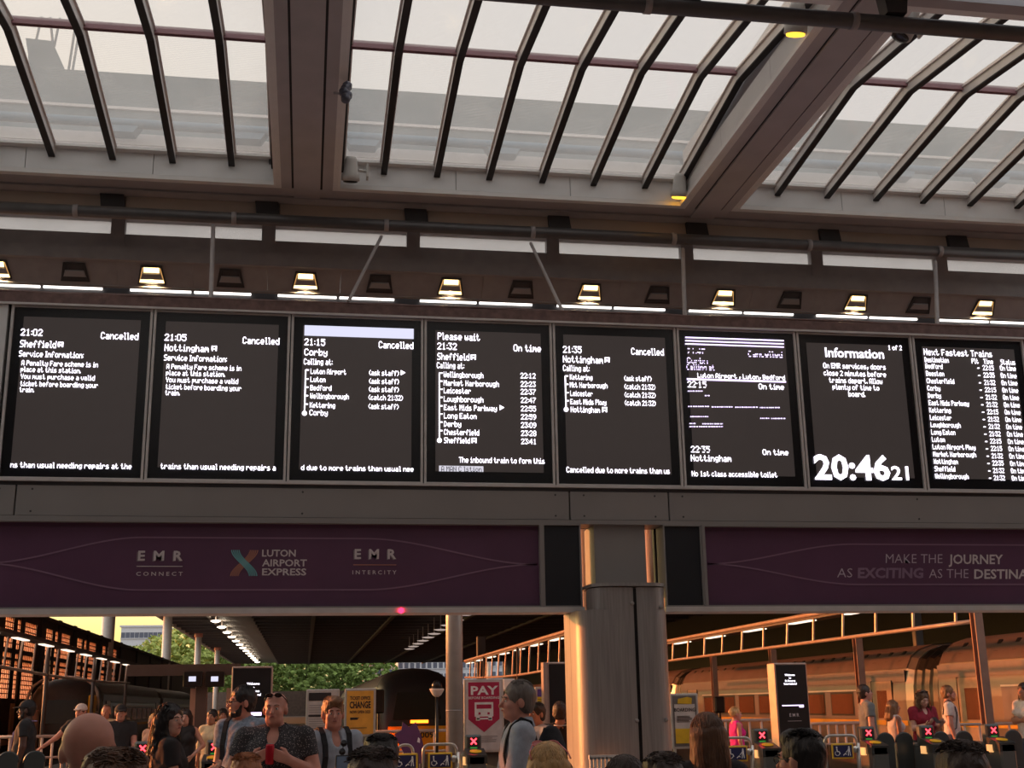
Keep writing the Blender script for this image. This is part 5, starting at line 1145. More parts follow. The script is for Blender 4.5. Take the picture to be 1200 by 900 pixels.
for k, (px, yy, h, wd, m, lab) in enumerate(((150, 285, 16, 12, M_leaf2, 'pale tree left of the second white column'), (186, 318, 20, 14, M_leaf2, 'tall light tree behind the second white column'), (215, 285, 20, 15, M_leaf2, 'bushy light tree between the white columns'),
        (248, 318, 20, 14, M_leaf, 'green tree right of the third white column'), (285, 288, 17, 15, M_leaf, 'green tree behind the black totem at left'), (325, 322, 18, 15, M_leaf, 'dark green tree above the notice poster'),
        (358, 290, 18, 15, M_leaf, 'dark green tree above the man in the pale blue shirt'), (395, 322, 18, 15, M_leaf, 'dark green tree above the orange poster'), (428, 290, 16, 14, M_leaf, 'dark green tree left of the pink apartment block'), (460, 285, 9, 8, M_leaf2, 'small light bush above the train roof'))):
    leafy(onY(px, 800, yy)[0], yy, h, wd, k+3, lab, m)
struct('embankment_wall', MB().box(-70, 42, 272, 274, -1.1, 5.2), mat('embankment_brick', (104, 84, 74), 0.9, var=0.2, scale=2), 'low dark wall under the far trees')
M_bw = mat('block_pink', (214, 176, 164), 0.7); M_bp = mat('block_pane', (84, 88, 104), 0.2); M_bgrey = mat('block_grey', (196, 196, 200), 0.7)
def block(px0, px1, yy, h, lab, m, nf, nc):
    a = onY(px0, 800, yy)[0]; c = onY(px1, 800, yy)[0]; r = thing('apartment_block', lab, 'building', ((a+c)/2, yy, -1.1)); hw = (c-a)/2
    put('walls', MB().box(-hw, hw, 0, 14, 0, h), m, r); put('roof', MB().box(-hw-0.4, hw+0.4, -0.4, 14.4, h, h+0.5), m, r)
    wmesh = MB().box(-0.55, 0.55, -0.06, 0.1, 0, 1.5).mesh('window', M_bp); smesh = MB().box(-0.7, 0.7, -0.35, 0, -0.25, -0.05).mesh('balcony', m)
    for i in range(nf):
        for j in range(nc):
            if (h-1.1)*(i+0.3)/nf < 4: continue
            o = link('window', wmesh, r); o.location = (-hw+2*hw*(j+0.5)/nc, 0, h*(i+0.3)/nf)
            o = link('balcony', smesh, r); o.location = (-hw+2*hw*(j+0.5)/nc, 0, h*(i+0.3)/nf)
block(426, 462, 330, 26, 'pink sunlit apartment block behind the dark trees', M_bw, 8, 5)
block(466, 560, 345, 24, 'pale grey apartment block behind the train roof', M_bgrey, 8, 14)
block(575, 650, 350, 22, 'pale apartment block right of the round pole', M_bgrey, 7, 10)
block(138, 192, 360, 25.5, 'long white building above the trees at left', M_bgrey, 6, 10)
# ================================================================== PEOPLE: signed-distance bodies meshed with surface nets
def V(*a): return np.array(a, dtype=np.float64)
def rotz(a): c, s = math.cos(a), math.sin(a); return np.array([[c, -s, 0], [s, c, 0], [0, 0, 1.0]])
def rotx(a): c, s = math.cos(a), math.sin(a); return np.array([[1.0, 0, 0], [0, c, -s], [0, s, c]])
def nrm(v): v = np.asarray(v, float); return v/np.linalg.norm(v)
def cone(a, b, ra, rb, k=0.03, clip=None): return dict(t='c', a=np.asarray(a, float), b=np.asarray(b, float), ra=ra, rb=rb, k=k, clip=clip)
def ell(c, r, R=None, k=0.03): return dict(t='e', c=np.asarray(c, float), r=np.asarray(r, float), R=R, k=k)
def prim_bounds(p):
    if p['t'] == 'c':
        m = max(p['ra'], p['rb']); return np.minimum(p['a'], p['b'])-m, np.maximum(p['a'], p['b'])+m
    m = p['r'].max(); return p['c']-m, p['c']+m
def prim_d(p, X, Y, Z):
    if p['t'] == 'c':
        ba = p['b']-p['a']; q = (X-p['a'][0], Y-p['a'][1], Z-p['a'][2])
        t = np.clip((q[0]*ba[0]+q[1]*ba[1]+q[2]*ba[2])/max(1e-9, ba@ba), 0, 1)
        d = np.sqrt((q[0]-t*ba[0])**2+(q[1]-t*ba[1])**2+(q[2]-t*ba[2])**2)-(p['ra']+(p['rb']-p['ra'])*t)
        if p['clip'] is not None:
            c, n = p['clip']; d = np.maximum(d, (X-c[0])*n[0]+(Y-c[1])*n[1]+(Z-c[2])*n[2])
        return d
    q = (X-p['c'][0], Y-p['c'][1], Z-p['c'][2])
    if p['R'] is not None:
        R = p['R'].T; q = tuple(R[i, 0]*q[0]+R[i, 1]*q[1]+R[i, 2]*q[2] for i in range(3))
    r = p['r']; k0 = np.sqrt((q[0]/r[0])**2+(q[1]/r[1])**2+(q[2]/r[2])**2); k1 = np.sqrt((q[0]/r[0]**2)**2+(q[1]/r[1]**2)**2+(q[2]/r[2]**2)**2)
    return k0*(k0-1.0)/np.maximum(k1, 1e-6)
def field(prims, h, cuts=(), noise=None, planes=()):
    lo = np.min([prim_bounds(p)[0] for p in prims], 0)-3*h; hi = np.max([prim_bounds(p)[1] for p in prims], 0)+3*h
    n = np.ceil((hi-lo)/h).astype(int)+1
    ax = [(lo[i]+h*np.arange(n[i])).astype(np.float32) for i in range(3)]
    vol = np.full(tuple(n), 0.08, np.float32)
    def sub(p, m):
        a, b = prim_bounds(p); i0 = np.maximum(0, np.floor((a-m-lo)/h).astype(int)); i1 = np.minimum(n, np.ceil((b+m-lo)/h).astype(int)+1)
        sl = tuple(slice(i0[i], i1[i]) for i in range(3)); return sl, ax[0][sl[0]][:, None, None], ax[1][sl[1]][None, :, None], ax[2][sl[2]][None, None, :]
    for p in prims:
        sl, X, Y, Z = sub(p, p['k']+3*h); d = prim_d(p, X, Y, Z); v = vol[sl]; k = p['k']
        hh = np.maximum(k-np.abs(v-d), 0)/k; vol[sl] = np.minimum(v, d)-hh*hh*k*0.25
    X, Y, Z = ax[0][:, None, None], ax[1][None, :, None], ax[2][None, None, :]
    if noise:
        amp, f = noise; vol += amp*(np.sin(f*X+1.3*np.sin(f*0.7*Z))*np.sin(f*0.9*Y+0.8)*np.sin(f*0.8*Z+2.0*np.sin(f*0.4*X)))
    for p in cuts:
        sl, X1, Y1, Z1 = sub(p, 3*h); vol[sl] = np.maximum(vol[sl], -prim_d(p, X1, Y1, Z1))
    for (c, nn) in planes: vol = np.maximum(vol, (X-c[0])*nn[0]+(Y-c[1])*nn[1]+(Z-c[2])*nn[2])
    vol[0], vol[-1], vol[:, 0], vol[:, -1], vol[:, :, 0], vol[:, :, -1] = (0.05,)*6
    return vol, lo, h
def nets(vol, lo, h):
    s = vol < 0; n = np.array(vol.shape); cn = n-1
    ids = []; pos = []; quads = []
    for ax in range(3):
        a = [slice(None)]*3; b = [slice(None)]*3; a[ax] = slice(0, -1); b[ax] = slice(1, None)
        va, vb = vol[tuple(a)], vol[tuple(b)]; m = (va < 0) != (vb < 0); I = np.stack(np.nonzero(m), 1)
        if len(I) == 0: continue
        f0 = va[m]; f1 = vb[m]; t = f0/(f0-f1); P = I.astype(np.float64); P[:, ax] += t
        o1, o2 = [(1, 2), (2, 0), (0, 1)][ax]
        corner = []
        for (d1, d2) in ((0, 0), (1, 0), (1, 1), (0, 1)):
            C = I.copy(); C[:, o1] -= d1; C[:, o2] -= d2; C = np.clip(C, 0, cn-1); cid = (C[:, 0]*cn[1]+C[:, 1])*cn[2]+C[:, 2]
            ids.append(cid); pos.append(P); corner.append(cid)
        q = np.stack(corner, 1); flip = f0 > 0; q[flip] = q[flip][:, ::-1]; quads.append(q)
    ids = np.concatenate(ids); pos = np.concatenate(pos); u, inv = np.unique(ids, return_inverse=True)
    cnt = np.bincount(inv); vs = np.stack([np.bincount(inv, pos[:, i])/cnt for i in range(3)], 1)*h+lo
    Q = np.searchsorted(u, np.concatenate(quads)); return vs, Q
def np_mesh(name, vs, Q, m, T=None):
    if T is not None: vs = vs @ T[:3, :3].T+T[:3, 3]
    me = bpy.data.meshes.new(name); nq = len(Q)
    me.vertices.add(len(vs)); me.vertices.foreach_set('co', vs.astype(np.float32).ravel())
    me.loops.add(nq*4); me.loops.foreach_set('vertex_index', Q.astype(np.int32)[:, ::-1].ravel())
    me.polygons.add(nq); me.polygons.foreach_set('loop_start', np.arange(0, nq*4, 4, dtype=np.int32)); me.polygons.foreach_set('loop_total', np.full(nq, 4, np.int32))
    me.polygons.foreach_set('use_smooth', [True]*nq); me.update(calc_edges=True); me.validate()
    me.materials.append(m); return me
def sdf_part(name, prims, h, m, root, sc, cuts=(), noise=None, planes=()):
    vs, Q = nets(*field(prims, h, cuts, noise, planes)); return link(name, np_mesh(name, vs*sc, Q, m), root)

SKIN = {'pale': (206, 160, 142), 'pink': (206, 146, 128), 'tan': (176, 124, 100), 'dark': (92, 62, 50)}
def skin_mat(k): return mat('skin_'+k, SKIN[k], 0.5, var=0.06, scale=18, subs=0.12)
def cloth(name, rgb, **kw): return mat('cloth_'+name, rgb, 0.85, var=kw.pop('var', 0.1), scale=kw.pop('scale', 25), bump=0.25, bscale=160, **kw)
def hair_mat(name, rgb): return mat('hair_'+name, rgb, 0.45, var=0.35, scale=30, stretch=(1, 1, 0.15), bump=0.5, bscale=60)
UP = V(0, 0, 1)
def hand_prims(w, d, n, side, curl, sc=1.0):
    """palm and five fingers: w wrist, d finger direction, n palm normal, side = thumb side"""
    d = nrm(d); n = nrm(n-d*(n@d)); t = np.cross(d, n)*side; P = []
    for o in (-0.026, 0.0, 0.026): P.append(cone(w+d*0.012+t*o*0.6, w+d*0.085+t*o, 0.019, 0.016, 0.015))
    for o, L in ((0.031, 0.074), (0.011, 0.082), (-0.010, 0.076), (-0.030, 0.060)):
        b = w+d*0.09+t*o; d1 = nrm(d*math.cos(curl*0.6)+n*math.sin(curl*0.6)); m_ = b+d1*L*0.5; d2 = nrm(d*math.cos(curl*1.5)+n*math.sin(curl*1.5))
        P += [cone(b, m_, 0.0108, 0.0102, 0.006), cone(m_, m_+d2*L*0.5, 0.0102, 0.009, 0.006)]
    b = w+d*0.03+t*0.03; d1 = nrm(d*0.75+t*0.6+n*0.25); m_ = b+d1*0.04; d2 = nrm(d*0.9+t*0.1+n*(0.2+0.4*curl))
    P += [cone(b, m_, 0.014, 0.0125, 0.012), cone(m_, m_+d2*0.035, 0.0125, 0.010, 0.008)]
    return P
POSE = {
    'down': dict(U=(0.16, -0.02, -1), F=(0.04, 0.22, -1), H=(0, 0.15, -1), N=(-1, 0, 0), curl=0.5),
    'phone': dict(U=(0.12, 0.22, -1), F=(-0.30, 0.85, 0.22), H=(-0.35, 0.8, 0.35), N=(-0.2, 0.3, 1), curl=0.55),
    'can': dict(U=(0.30, 0.12, -1), F=(-0.66, 0.62, 0.42), H=(-0.85, 0.3, 0.35), N=(-0.35, -0.9, 0.1), curl=0.8),
    'front': dict(U=(0.10, 0.25, -1), F=(-0.15, 0.9, -0.25), H=(-0.15, 0.9, -0.15), N=(-1, 0, 0.2), curl=0.7),
    'hip': dict(U=(0.55, -0.2, -1), F=(-0.5, 0.5, -0.55), H=(-0.4, 0.5, -0.7), N=(-1, 0, 0), curl=0.5),
    'raise': dict(U=(0.35, 0.45, -0.6), F=(0.0, 0.35, 1), H=(0.0, 0.25, 1), N=(0, 1, 0), curl=0.4),
    'reach': dict(U=(0.7, 0.35, -0.8), F=(0.7, 0.5, -0.6), H=(0.7, 0.5, -0.5), N=(-0.4, 0, -1), curl=0.3),
    'selfie': dict(U=(0.10, 0.60, -0.6), F=(-0.22, 0.5, 0.85), H=(0.0, 0.25, 1), N=(0.2, 1, 0), curl=0.4),
    'fold': dict(U=(0.14, 0.18, -1), F=(-0.9, 0.45, 0.12), H=(-1, 0.2, 0.05), N=(0, -1, 0), curl=0.3),
}
def person(label, px, py, Y, heading, head=0.0, nod=0.0, skin='pale', hair=None, hairc=None, top=None, sleeve=0.55, legs=None, armR='down', armL='down', build=1.0, face=True, h=0.011,
           fem=False, beard=None, extra=None, zoff=0.015, shoe='shoe_dark'):
    P0 = onY(px, py, Y); H = P0[2]-zoff; sc = H/1.76; a = math.radians(heading-90)
    # the head sits at x = 0, y = 0.01 of the local frame
    r = thing('person', label, 'person', (P0[0], Y, 0.0), a, group='people at the station')
    Rh = rotz(math.radians(head)) @ rotx(math.radians(-nod)); piv = V(0, -0.015, 1.52); C = V(0, 0.015, 1.64)
    def hp(*q): return piv+Rh @ (C+V(*q)-piv)
    bw = build; wS = (0.182 if not fem else 0.162)*(1+(bw-1)*0.6)
    B = [ell((0, 0.0, 1.29), (0.165*bw, 0.112*bw, 0.20), k=0.06), ell((0, 0.012*bw, 1.08), (0.148*bw, 0.112*bw**1.4, 0.17), k=0.06), ell((0, 0.0, 0.93), (0.168*bw, 0.122*bw, 0.13), k=0.06),
         cone((-wS*0.9, 0, 1.425), (-0.03, -0.02, 1.475), 0.058, 0.05, 0.05), cone((wS*0.9, 0, 1.425), (0.03, -0.02, 1.475), 0.058, 0.05, 0.05)]
    if fem: B += [ell((-0.075, 0.085, 1.29), (0.07, 0.06, 0.065), k=0.04), ell((0.075, 0.085, 1.29), (0.07, 0.06, 0.065), k=0.04)]
    arms = {}
    for sx, ps in ((1, armR), (-1, armL)):
        q = POSE[ps]; m = V(sx, 1, 1); S_ = V(sx*(wS+0.008*bw), 0, 1.43)
        E_ = S_+nrm(V(*q['U'])*m)*0.285; W_ = E_+nrm(V(*q['F'])*m)*0.255; arms[sx] = (S_, E_, W_, q, m)
    A = []
    for sx in (1, -1):
        S_, E_, W_, q, m = arms[sx]; ab = 0.9 if fem else 1.0; ab *= (1+(bw-1)*0.7)
        A += [cone(S_, E_, 0.054*ab, 0.043*ab, 0.03), cone(E_, W_, 0.043*ab, 0.028*ab, 0.02)]
    L_ = []
    for sx in (1, -1):
        hpz, kn, an = V(sx*0.092, 0, 0.92), V(sx*0.1, 0.02, 0.50), V(sx*0.102, -0.015, 0.085)
        L_ += [cone(hpz, kn, 0.088*bw, 0.058, 0.04), cone(kn, an, 0.057, 0.037, 0.03), cone(an+V(0, -0.02, -0.03), an+V(sx*0.02, 0.15, -0.055), 0.036, 0.026, 0.03)]
    N_ = [cone((0, -0.028, 1.44), (0, -0.012, 1.56), 0.060 if not fem else 0.052, 0.055 if not fem else 0.047, 0.035)]
    He = [ell(hp(0, -0.018, 0.022), (0.077, 0.096, 0.091), Rh, 0.03), ell(hp(0, 0.028, -0.045), (0.061, 0.064, 0.083), Rh, 0.03), ell(hp(0, -0.032, 0.034), (0.079, 0.082, 0.076), Rh, 0.03)]
    cuts = []
    if face:
        He += [cone(hp(-0.032, 0.036, -0.088), hp(0.032, 0.036, -0.088), 0.029, 0.029, 0.03), ell(hp(0, 0.068, -0.098), (0.024, 0.02, 0.018), Rh, 0.02), cone(hp(0, 0.087, 0.008), hp(0, 0.112, -0.032), 0.009, 0.0145, 0.012),
               cone(hp(-0.034, 0.078, 0.02), hp(0.034, 0.078, 0.02), 0.014, 0.014, 0.015), cone(hp(-0.018, 0.088, -0.062), hp(0.018, 0.088, -0.062), 0.009, 0.009, 0.012),
               ell(hp(-0.036, 0.058, -0.03), (0.026, 0.026, 0.024), Rh, 0.02), ell(hp(0.036, 0.058, -0.03), (0.026, 0.026, 0.024), Rh, 0.02)]
        cuts += [ell(hp(sx*0.030, 0.099, -0.002), (0.016, 0.013, 0.0105), Rh) for sx in (1, -1)]
    for sx in (1, -1): He += [ell(hp(sx*0.082, -0.014, -0.016), (0.013, 0.025, 0.035), Rh @ rotz(sx*-0.35), 0.012)]
    Ha = []
    for sx in (1, -1):
        S_, E_, W_, q, m = arms[sx]; Ha += hand_prims(W_, V(*q['H'])*m, V(*q['N'])*m, 1 if sx > 0 else -1, q['curl'])
    sdf_part('body', B+L_+N_+A+He+Ha, h, skin_mat(skin), r, sc, cuts)
    if face:
        e = MB(); ir = MB(); lp = MB(); eb = MB()
        for sx in (1, -1):
            c = hp(sx*0.030, 0.079, -0.002)*sc; e.ico(tuple(c), 0.0125*sc, 1, 0.0)
            c2 = hp(sx*0.030, 0.0885, -0.002)*sc; ir.ico(tuple(c2), 0.0055*sc, 1, 0.0)
            eb.tube([hp(sx*0.014, 0.092, 0.022)*sc, hp(sx*0.03, 0.093, 0.027)*sc, hp(sx*0.048, 0.078, 0.021)*sc], 0.0042*sc, 6)
        lp.tube([hp(-0.022, 0.086, -0.062)*sc, hp(-0.008, 0.0985, -0.060)*sc, hp(0.008, 0.0985, -0.060)*sc, hp(0.022, 0.086, -0.062)*sc], [0.003*sc, 0.006*sc, 0.006*sc, 0.003*sc], 6)
        eo = put('eyes', e, mat('eye_white', (196, 186, 180), 0.3), r, True); put('iris', ir, mat('eye_iris', (40, 30, 26), 0.2), eo, True)
        put('eyebrows', eb, hair_mat(*(hairc or ('grey', (110, 100, 94)))), r, True); put('lips', lp, mat('lips', (160, 96, 90), 0.5), r, True)
    # ---- clothes
    hc = max(h, 0.012)
    if top:
        g = 0.018; cl = [dict(p, r=p['r']+g) if p['t'] == 'e' else dict(p, ra=p['ra']+g, rb=p['rb']+g*0.6) for p in B]
        for sx in (1, -1):
            S_, E_, W_, q, m = arms[sx]; ab = 0.9 if fem else 1.0
            if sleeve <= 0: continue
            d = nrm(E_-S_)
            if sleeve <= 1: c = S_+(E_-S_)*sleeve; cl += [cone(S_, E_, 0.054*ab+0.022, 0.043*ab+0.022, 0.04, (c, d))]
            else:
                c = E_+(W_-E_)*(sleeve-1); cl += [cone(S_, E_, 0.054*ab+0.018, 0.043*ab+0.018, 0.04), cone(E_, W_, 0.043*ab+0.018, 0.028*ab+0.016, 0.03, (c, nrm(W_-E_)))]
        cc = [cone((0, -0.03, 1.46), (0, 0.01, 1.62), 0.068, 0.075)]+([ell((0, 0.13, 1.47), (0.05, 0.1, 0.10))] if top.get('vneck') else [])
        if sleeve <= 0: cc += [cone((sx*(wS+0.03), 0, 1.36), (sx*(wS+0.03), 0, 1.5), 0.045, 0.05) for sx in (1, -1)]
        sdf_part('shirt', cl, hc, top['m'], r, sc, cc, (0.006, 38), [(V(0, 0, top.get('hem', 0.90)), V(0, 0, -1))])
        if top.get('collar'):
            k = MB()
            for sx in (1, -1):
                k.add([V(sx*0.012, 0.066, 1.445)*sc, V(sx*0.075, 0.03, 1.50)*sc, V(sx*0.078, -0.035, 1.535)*sc, V(sx*0.10, -0.01, 1.468)*sc, V(sx*0.075, 0.085, 1.425)*sc], [(0, 1, 4), (1, 2, 3, 4)])
            k.add([V(-0.078, -0.035, 1.535)*sc, V(0, -0.092, 1.535)*sc, V(0.078, -0.035, 1.535)*sc, V(0.1, -0.03, 1.47)*sc, V(0, -0.115, 1.47)*sc, V(-0.1, -0.03, 1.47)*sc], [(0, 1, 4, 5), (1, 2, 3, 4)])
            put('collar', k, top['m'], r)
    if legs:
        g = 0.016; sdf_part('trousers', [dict(B[2], r=B[2]['r']+0.012)]+[dict(p, ra=p['ra']+g, rb=p['rb']+g+0.006) for i, p in enumerate(L_) if i % 3 != 2], 0.014, legs, r, sc, (), (0.005, 30), [(V(0, 0, 0.99), V(0, 0, 1)), (V(0, 0, 0.07), V(0, 0, -1))])
        sh_ = []
        for sx in (1, -1): sh_ += [cone((sx*0.102, -0.05, 0.045), (sx*0.122, 0.15, 0.035), 0.044, 0.034, 0.02)]
        sdf_part('shoes', sh_, 0.014, mat(shoe, (44, 42, 44), 0.6), r, sc, (), None, [(V(0, 0, 0.0), V(0, 0, -1))])
    # ---- hair
    if hair:
        hm = hair_mat(*hairc); hh = min(h, 0.010); rnd = random.Random(int(px*13+py))
        fc = [ell(hp(0, 0.118, -0.045), (0.078, 0.075, 0.118), Rh)]
        if hair in ('short', 'tousled', 'grey_short', 'curly_top'):
            pr_ = [ell(hp(0, -0.027, 0.032), (0.092, 0.110, 0.105), Rh, 0.03), ell(hp(0, -0.055, -0.03), (0.078, 0.066, 0.078), Rh, 0.03)]
            if hair in ('tousled', 'curly_top'): pr_ += [ell(hp(rnd.uniform(-.05, .05), rnd.uniform(-.05, .07), 0.085+rnd.uniform(0, .02)), (0.035, 0.04, 0.03), Rh, 0.03) for _ in range(7)]
            sdf_part('hair', pr_, hh, hm, r, sc, fc+[ell(hp(sx*0.085, 0.01, -0.03), (0.022, 0.028, 0.036), Rh) for sx in (1, -1)], (0.006 if hair != 'grey_short' else 0.003, 75), [(hp(0, -0.1, -0.085), Rh @ V(0, 0, -1))])
        elif hair in ('long', 'wavy', 'bob'):
            ln = {'long': 0.40, 'wavy': 0.38, 'bob': 0.16}[hair]
            pr_ = [ell(hp(0, -0.026, 0.030), (0.092, 0.110, 0.104), Rh, 0.03), cone(hp(0, -0.062, 0.0), V(0, -0.115, 1.62-ln), 0.085, 0.075, 0.04)]
            for sx in (1, -1): pr_ += [cone(hp(sx*0.070, -0.022, 0.02), V(sx*0.105, -0.02 if hair != 'wavy' else 0.03, 1.62-ln*0.9), 0.034, 0.030, 0.03), cone(hp(sx*0.06, -0.06, 0.0), V(sx*0.08, -0.10, 1.62-ln), 0.05, 0.042, 0.03)]
            sdf_part('hair', pr_, hh, hm, r, sc, fc, (0.009 if hair == 'wavy' else 0.004, 55), [])
        elif hair == 'bun':
            sdf_part('hair', [ell(hp(0, -0.026, 0.03), (0.090, 0.108, 0.102), Rh, 0.03), ell(hp(0, -0.10, 0.045), (0.045, 0.045, 0.042), Rh, 0.03)], hh, hm, r, sc, fc+[ell(hp(sx*0.085, 0.01, -0.03), (0.03, 0.036, 0.045), Rh) for sx in (1, -1)], (0.005, 70), [(hp(0, 0, -0.07), Rh @ V(0, 0, -1))])
        elif hair == 'fringe':      # thin hair round the back and sides only
            sdf_part('hair', [ell(hp(0, -0.03, -0.012), (0.081, 0.095, 0.075), Rh, 0.03)], hh, hm, r, sc, fc+[ell(hp(0, 0.0, 0.11), (0.1, 0.14, 0.095), Rh)], (0.003, 75), [(hp(0, 0, -0.08), Rh @ V(0, 0, -1))])
        if extra is None or 'nostrands' not in extra:
            st = MB(); nst = 260 if Y < 8 else 110; LONG = hair in ('long', 'wavy', 'bob')
            for k in range(nst):
                az = rnd.uniform(0.28, 1.72)*math.pi if LONG else rnd.uniform(0, 2*math.pi)      # 0 = face direction
                u0 = rnd.uniform(0.05, 0.5) if not LONG else rnd.uniform(0.0, 0.35)
                pts = []; fr = abs(math.atan2(math.sin(az), math.cos(az)))/math.pi
                span = (1.25 if LONG else rnd.uniform(0.25, 0.55)); lim = 0.55+0.95*fr
                for j in range(7):
                    th = min(u0+span*j/6, lim if not LONG else 1.5)*1.0; ox = 0.010*math.sin(j*1.7+k)*(2.2 if hair in ('wavy', 'curly_top', 'tousled') else 0.5)
                    rad = V(0.093*math.sin(th)*math.sin(az), 0.111*math.sin(th)*math.cos(az)-0.027, 0.106*math.cos(th)+0.031)*(1.0+rnd.uniform(0, 0.03)); rad[0] += ox
                    pts.append(hp(*rad)*sc)
                    if th >= lim and not LONG: break
                if LONG and hair != 'x':
                    ln = {'long': 0.40, 'wavy': 0.40, 'bob': 0.15}[hair]*rnd.uniform(0.8, 1.05); e_ = pts[-1].copy()
                    for j in range(1, 6):
                        q = e_+V(0.02*math.sin(az)*j/5+0.014*math.sin(j*1.9+k)*(1.5 if hair == 'wavy' else 0.3), -0.05*j/5*(1 if math.cos(az) < 0.2 else 0.2), -ln*j/5)*sc; pts.append(q)
                if len(pts) > 2:
                    n_ = len(pts); st.tube(pts, [0.0042*sc*(1-0.6*i/n_) for i in range(n_)], 4, False)
            o = put('hair_strands', st, hm, r, True); o['kind'] = 'stuff'
    if beard: sdf_part('beard', [cone(hp(-0.036, 0.042, -0.092), hp(0.036, 0.042, -0.092), 0.033, 0.033, 0.02), ell(hp(0, 0.070, -0.100), (0.036, 0.028, 0.030), Rh, 0.02), cone(hp(-0.058, 0.02, -0.03), hp(-0.045, 0.035, -0.085), 0.014, 0.024, 0.02), cone(hp(0.058, 0.02, -0.03), hp(0.045, 0.035, -0.085), 0.014, 0.024, 0.02), cone(hp(-0.022, 0.088, -0.049), hp(0.022, 0.088, -0.049), 0.0075, 0.0075, 0.01)], 0.009, hair_mat(*beard), r, sc, [ell(hp(0, 0.105, -0.062), (0.02, 0.02, 0.007), Rh)], (0.003, 120))
    ex = extra or {}
    if 'glasses' in ex:
        g = MB()
        for sx in (1, -1):
            ring = [hp(sx*(0.032+0.024*math.cos(2*math.pi*k/12)), 0.104, 0.0+0.017*math.sin(2*math.pi*k/12))*sc for k in range(13)]; g.tube(ring, 0.0028*sc, 5)
            g.tube([hp(sx*0.056, 0.102, 0.005)*sc, hp(sx*0.082, 0.03, 0.004)*sc, hp(sx*0.086, -0.015, 0.0)*sc], 0.0028*sc, 5)
        g.tube([hp(-0.008, 0.106, 0.004)*sc, hp(0.008, 0.106, 0.004)*sc], 0.0028*sc, 5); put('glasses', g, mat('glasses_frame', (30, 28, 30), 0.3), r, True)
    if 'shades' in ex:               # sunglasses pushed up on the head
        g = MB(); zc = 0.098; hp0 = hp; up_ = 0.030 if hair else 0.0; wx = 1.12 if hair else 1.0; bk = 0.045 if hair else 0.0
        hp = lambda x_, y_, z_: hp0(x_*wx, y_-bk, z_+up_)
        for sx in (1, -1):
            ring = [hp(sx*(0.034+0.026*math.cos(2*math.pi*k/12)), 0.062+0.012*math.sin(2*math.pi*k/12), zc+0.014*math.sin(2*math.pi*k/12))*sc for k in range(13)]; g.tube(ring, 0.004*sc, 5); g.add([p for p in ring[:12]], [tuple(range(12))])
            g.tube([hp(sx*0.06, 0.06, zc)*sc, hp(sx*0.086, 0.0, 0.06)*sc, hp(sx*0.088, -0.05, 0.03)*sc], 0.004*sc, 5)
        g.tube([hp(-0.01, 0.066, zc)*sc, hp(0.01, 0.066, zc)*sc], 0.004*sc, 5); put('sunglasses', g, mat('shades_'+ex['shades'], {'black': (30, 28, 30), 'pink': (206, 120, 120)}[ex['shades']], 0.25), r, True); hp = hp0
    if 'cap' in ex:
        sdf_part('cap', [ell(hp(0, -0.016, 0.045), (0.096, 0.114, 0.095), Rh, 0.02), ell(hp(0, 0.105, 0.04), (0.07, 0.08, 0.009), Rh @ rotx(-0.15), 0.015)], 0.010, ex['cap'], r, sc, (), None, [(hp(0, 0, 0.022), Rh @ V(0, -0.12, -1))])
    if 'lanyard' in ex:
        g = MB(); c = MB()
        pts = [V(-0.07, -0.10, 1.49), V(-0.095, 0.02, 1.49), V(-0.05, 0.135*bw, 1.33), V(0, 0.15*bw, 1.12)]; g.tube([p*sc for p in pts], 0.007*sc, 5); g.tube([V(-p[0], p[1], p[2])*sc for p in pts], 0.007*sc, 5); g.tube([V(-0.07, -0.10, 1.49)*sc, V(0, -0.14, 1.485)*sc, V(0.07, -0.10, 1.49)*sc], 0.007*sc, 5)
        lo_ = put('lanyard', g, ex['lanyard'], r, True); put('badge', MB().box(-0.04*sc, 0.04*sc, 0.15*bw*sc, 0.155*bw*sc, 1.02*sc, 1.12*sc), M_white, lo_)
    if 'straps' in ex:               # rucksack straps over the shoulders
        for sx in ex['straps']:
            pts = [V(sx*0.12, -0.13, 1.36), V(sx*0.115, -0.10, 1.47), V(sx*0.11, -0.02, 1.515), V(sx*0.115, 0.09, 1.44), V(sx*0.125, 0.145*bw, 1.28), V(sx*0.16*bw, 0.09*bw, 1.08), V(sx*0.17*bw, -0.03, 1.02)]
            pts = [V(sx*0.12, -0.15, 1.30), V(sx*0.12, -0.12, 1.40), V(sx*0.118, -0.06, 1.50), V(sx*0.115, 0.0, 1.53), V(sx*0.115, 0.07, 1.48), V(sx*0.118, 0.12, 1.40), V(sx*0.125, 0.15, 1.30), V(sx*0.14, 0.15, 1.20), V(sx*0.17*bw, 0.09*bw, 1.08), V(sx*0.18*bw, 0.0, 1.03)]
            def sd(q): return min(float(prim_d(b_, q[0], q[1], q[2])) for b_ in B)-0.028
            for i_ in range(len(pts)):
                q = pts[i_].copy()
                for _ in range(6):
                    d0 = sd(q); gr = V(sd(q+V(1e-3, 0, 0))-d0, sd(q+V(0, 1e-3, 0))-d0, sd(q+V(0, 0, 1e-3))-d0)*1e3; q = q-gr*d0/max(1e-6, gr@gr)
                pts[i_] = q
            g = MB()
            for p_, q_ in zip(pts[:-1], pts[1:]):
                s_ = V(0.022, 0, 0); nn = nrm(np.cross(q_-p_, s_))*0.006
                g.add([(p_-s_-nn)*sc, (p_+s_-nn)*sc, (p_+s_+nn)*sc, (p_-s_+nn)*sc, (q_-s_-nn)*sc, (q_+s_-nn)*sc, (q_+s_+nn)*sc, (q_-s_+nn)*sc], [(0, 1, 5, 4), (1, 2, 6, 5), (2, 3, 7, 6), (3, 0, 4, 7), (0, 3, 2, 1), (4, 5, 6, 7)])
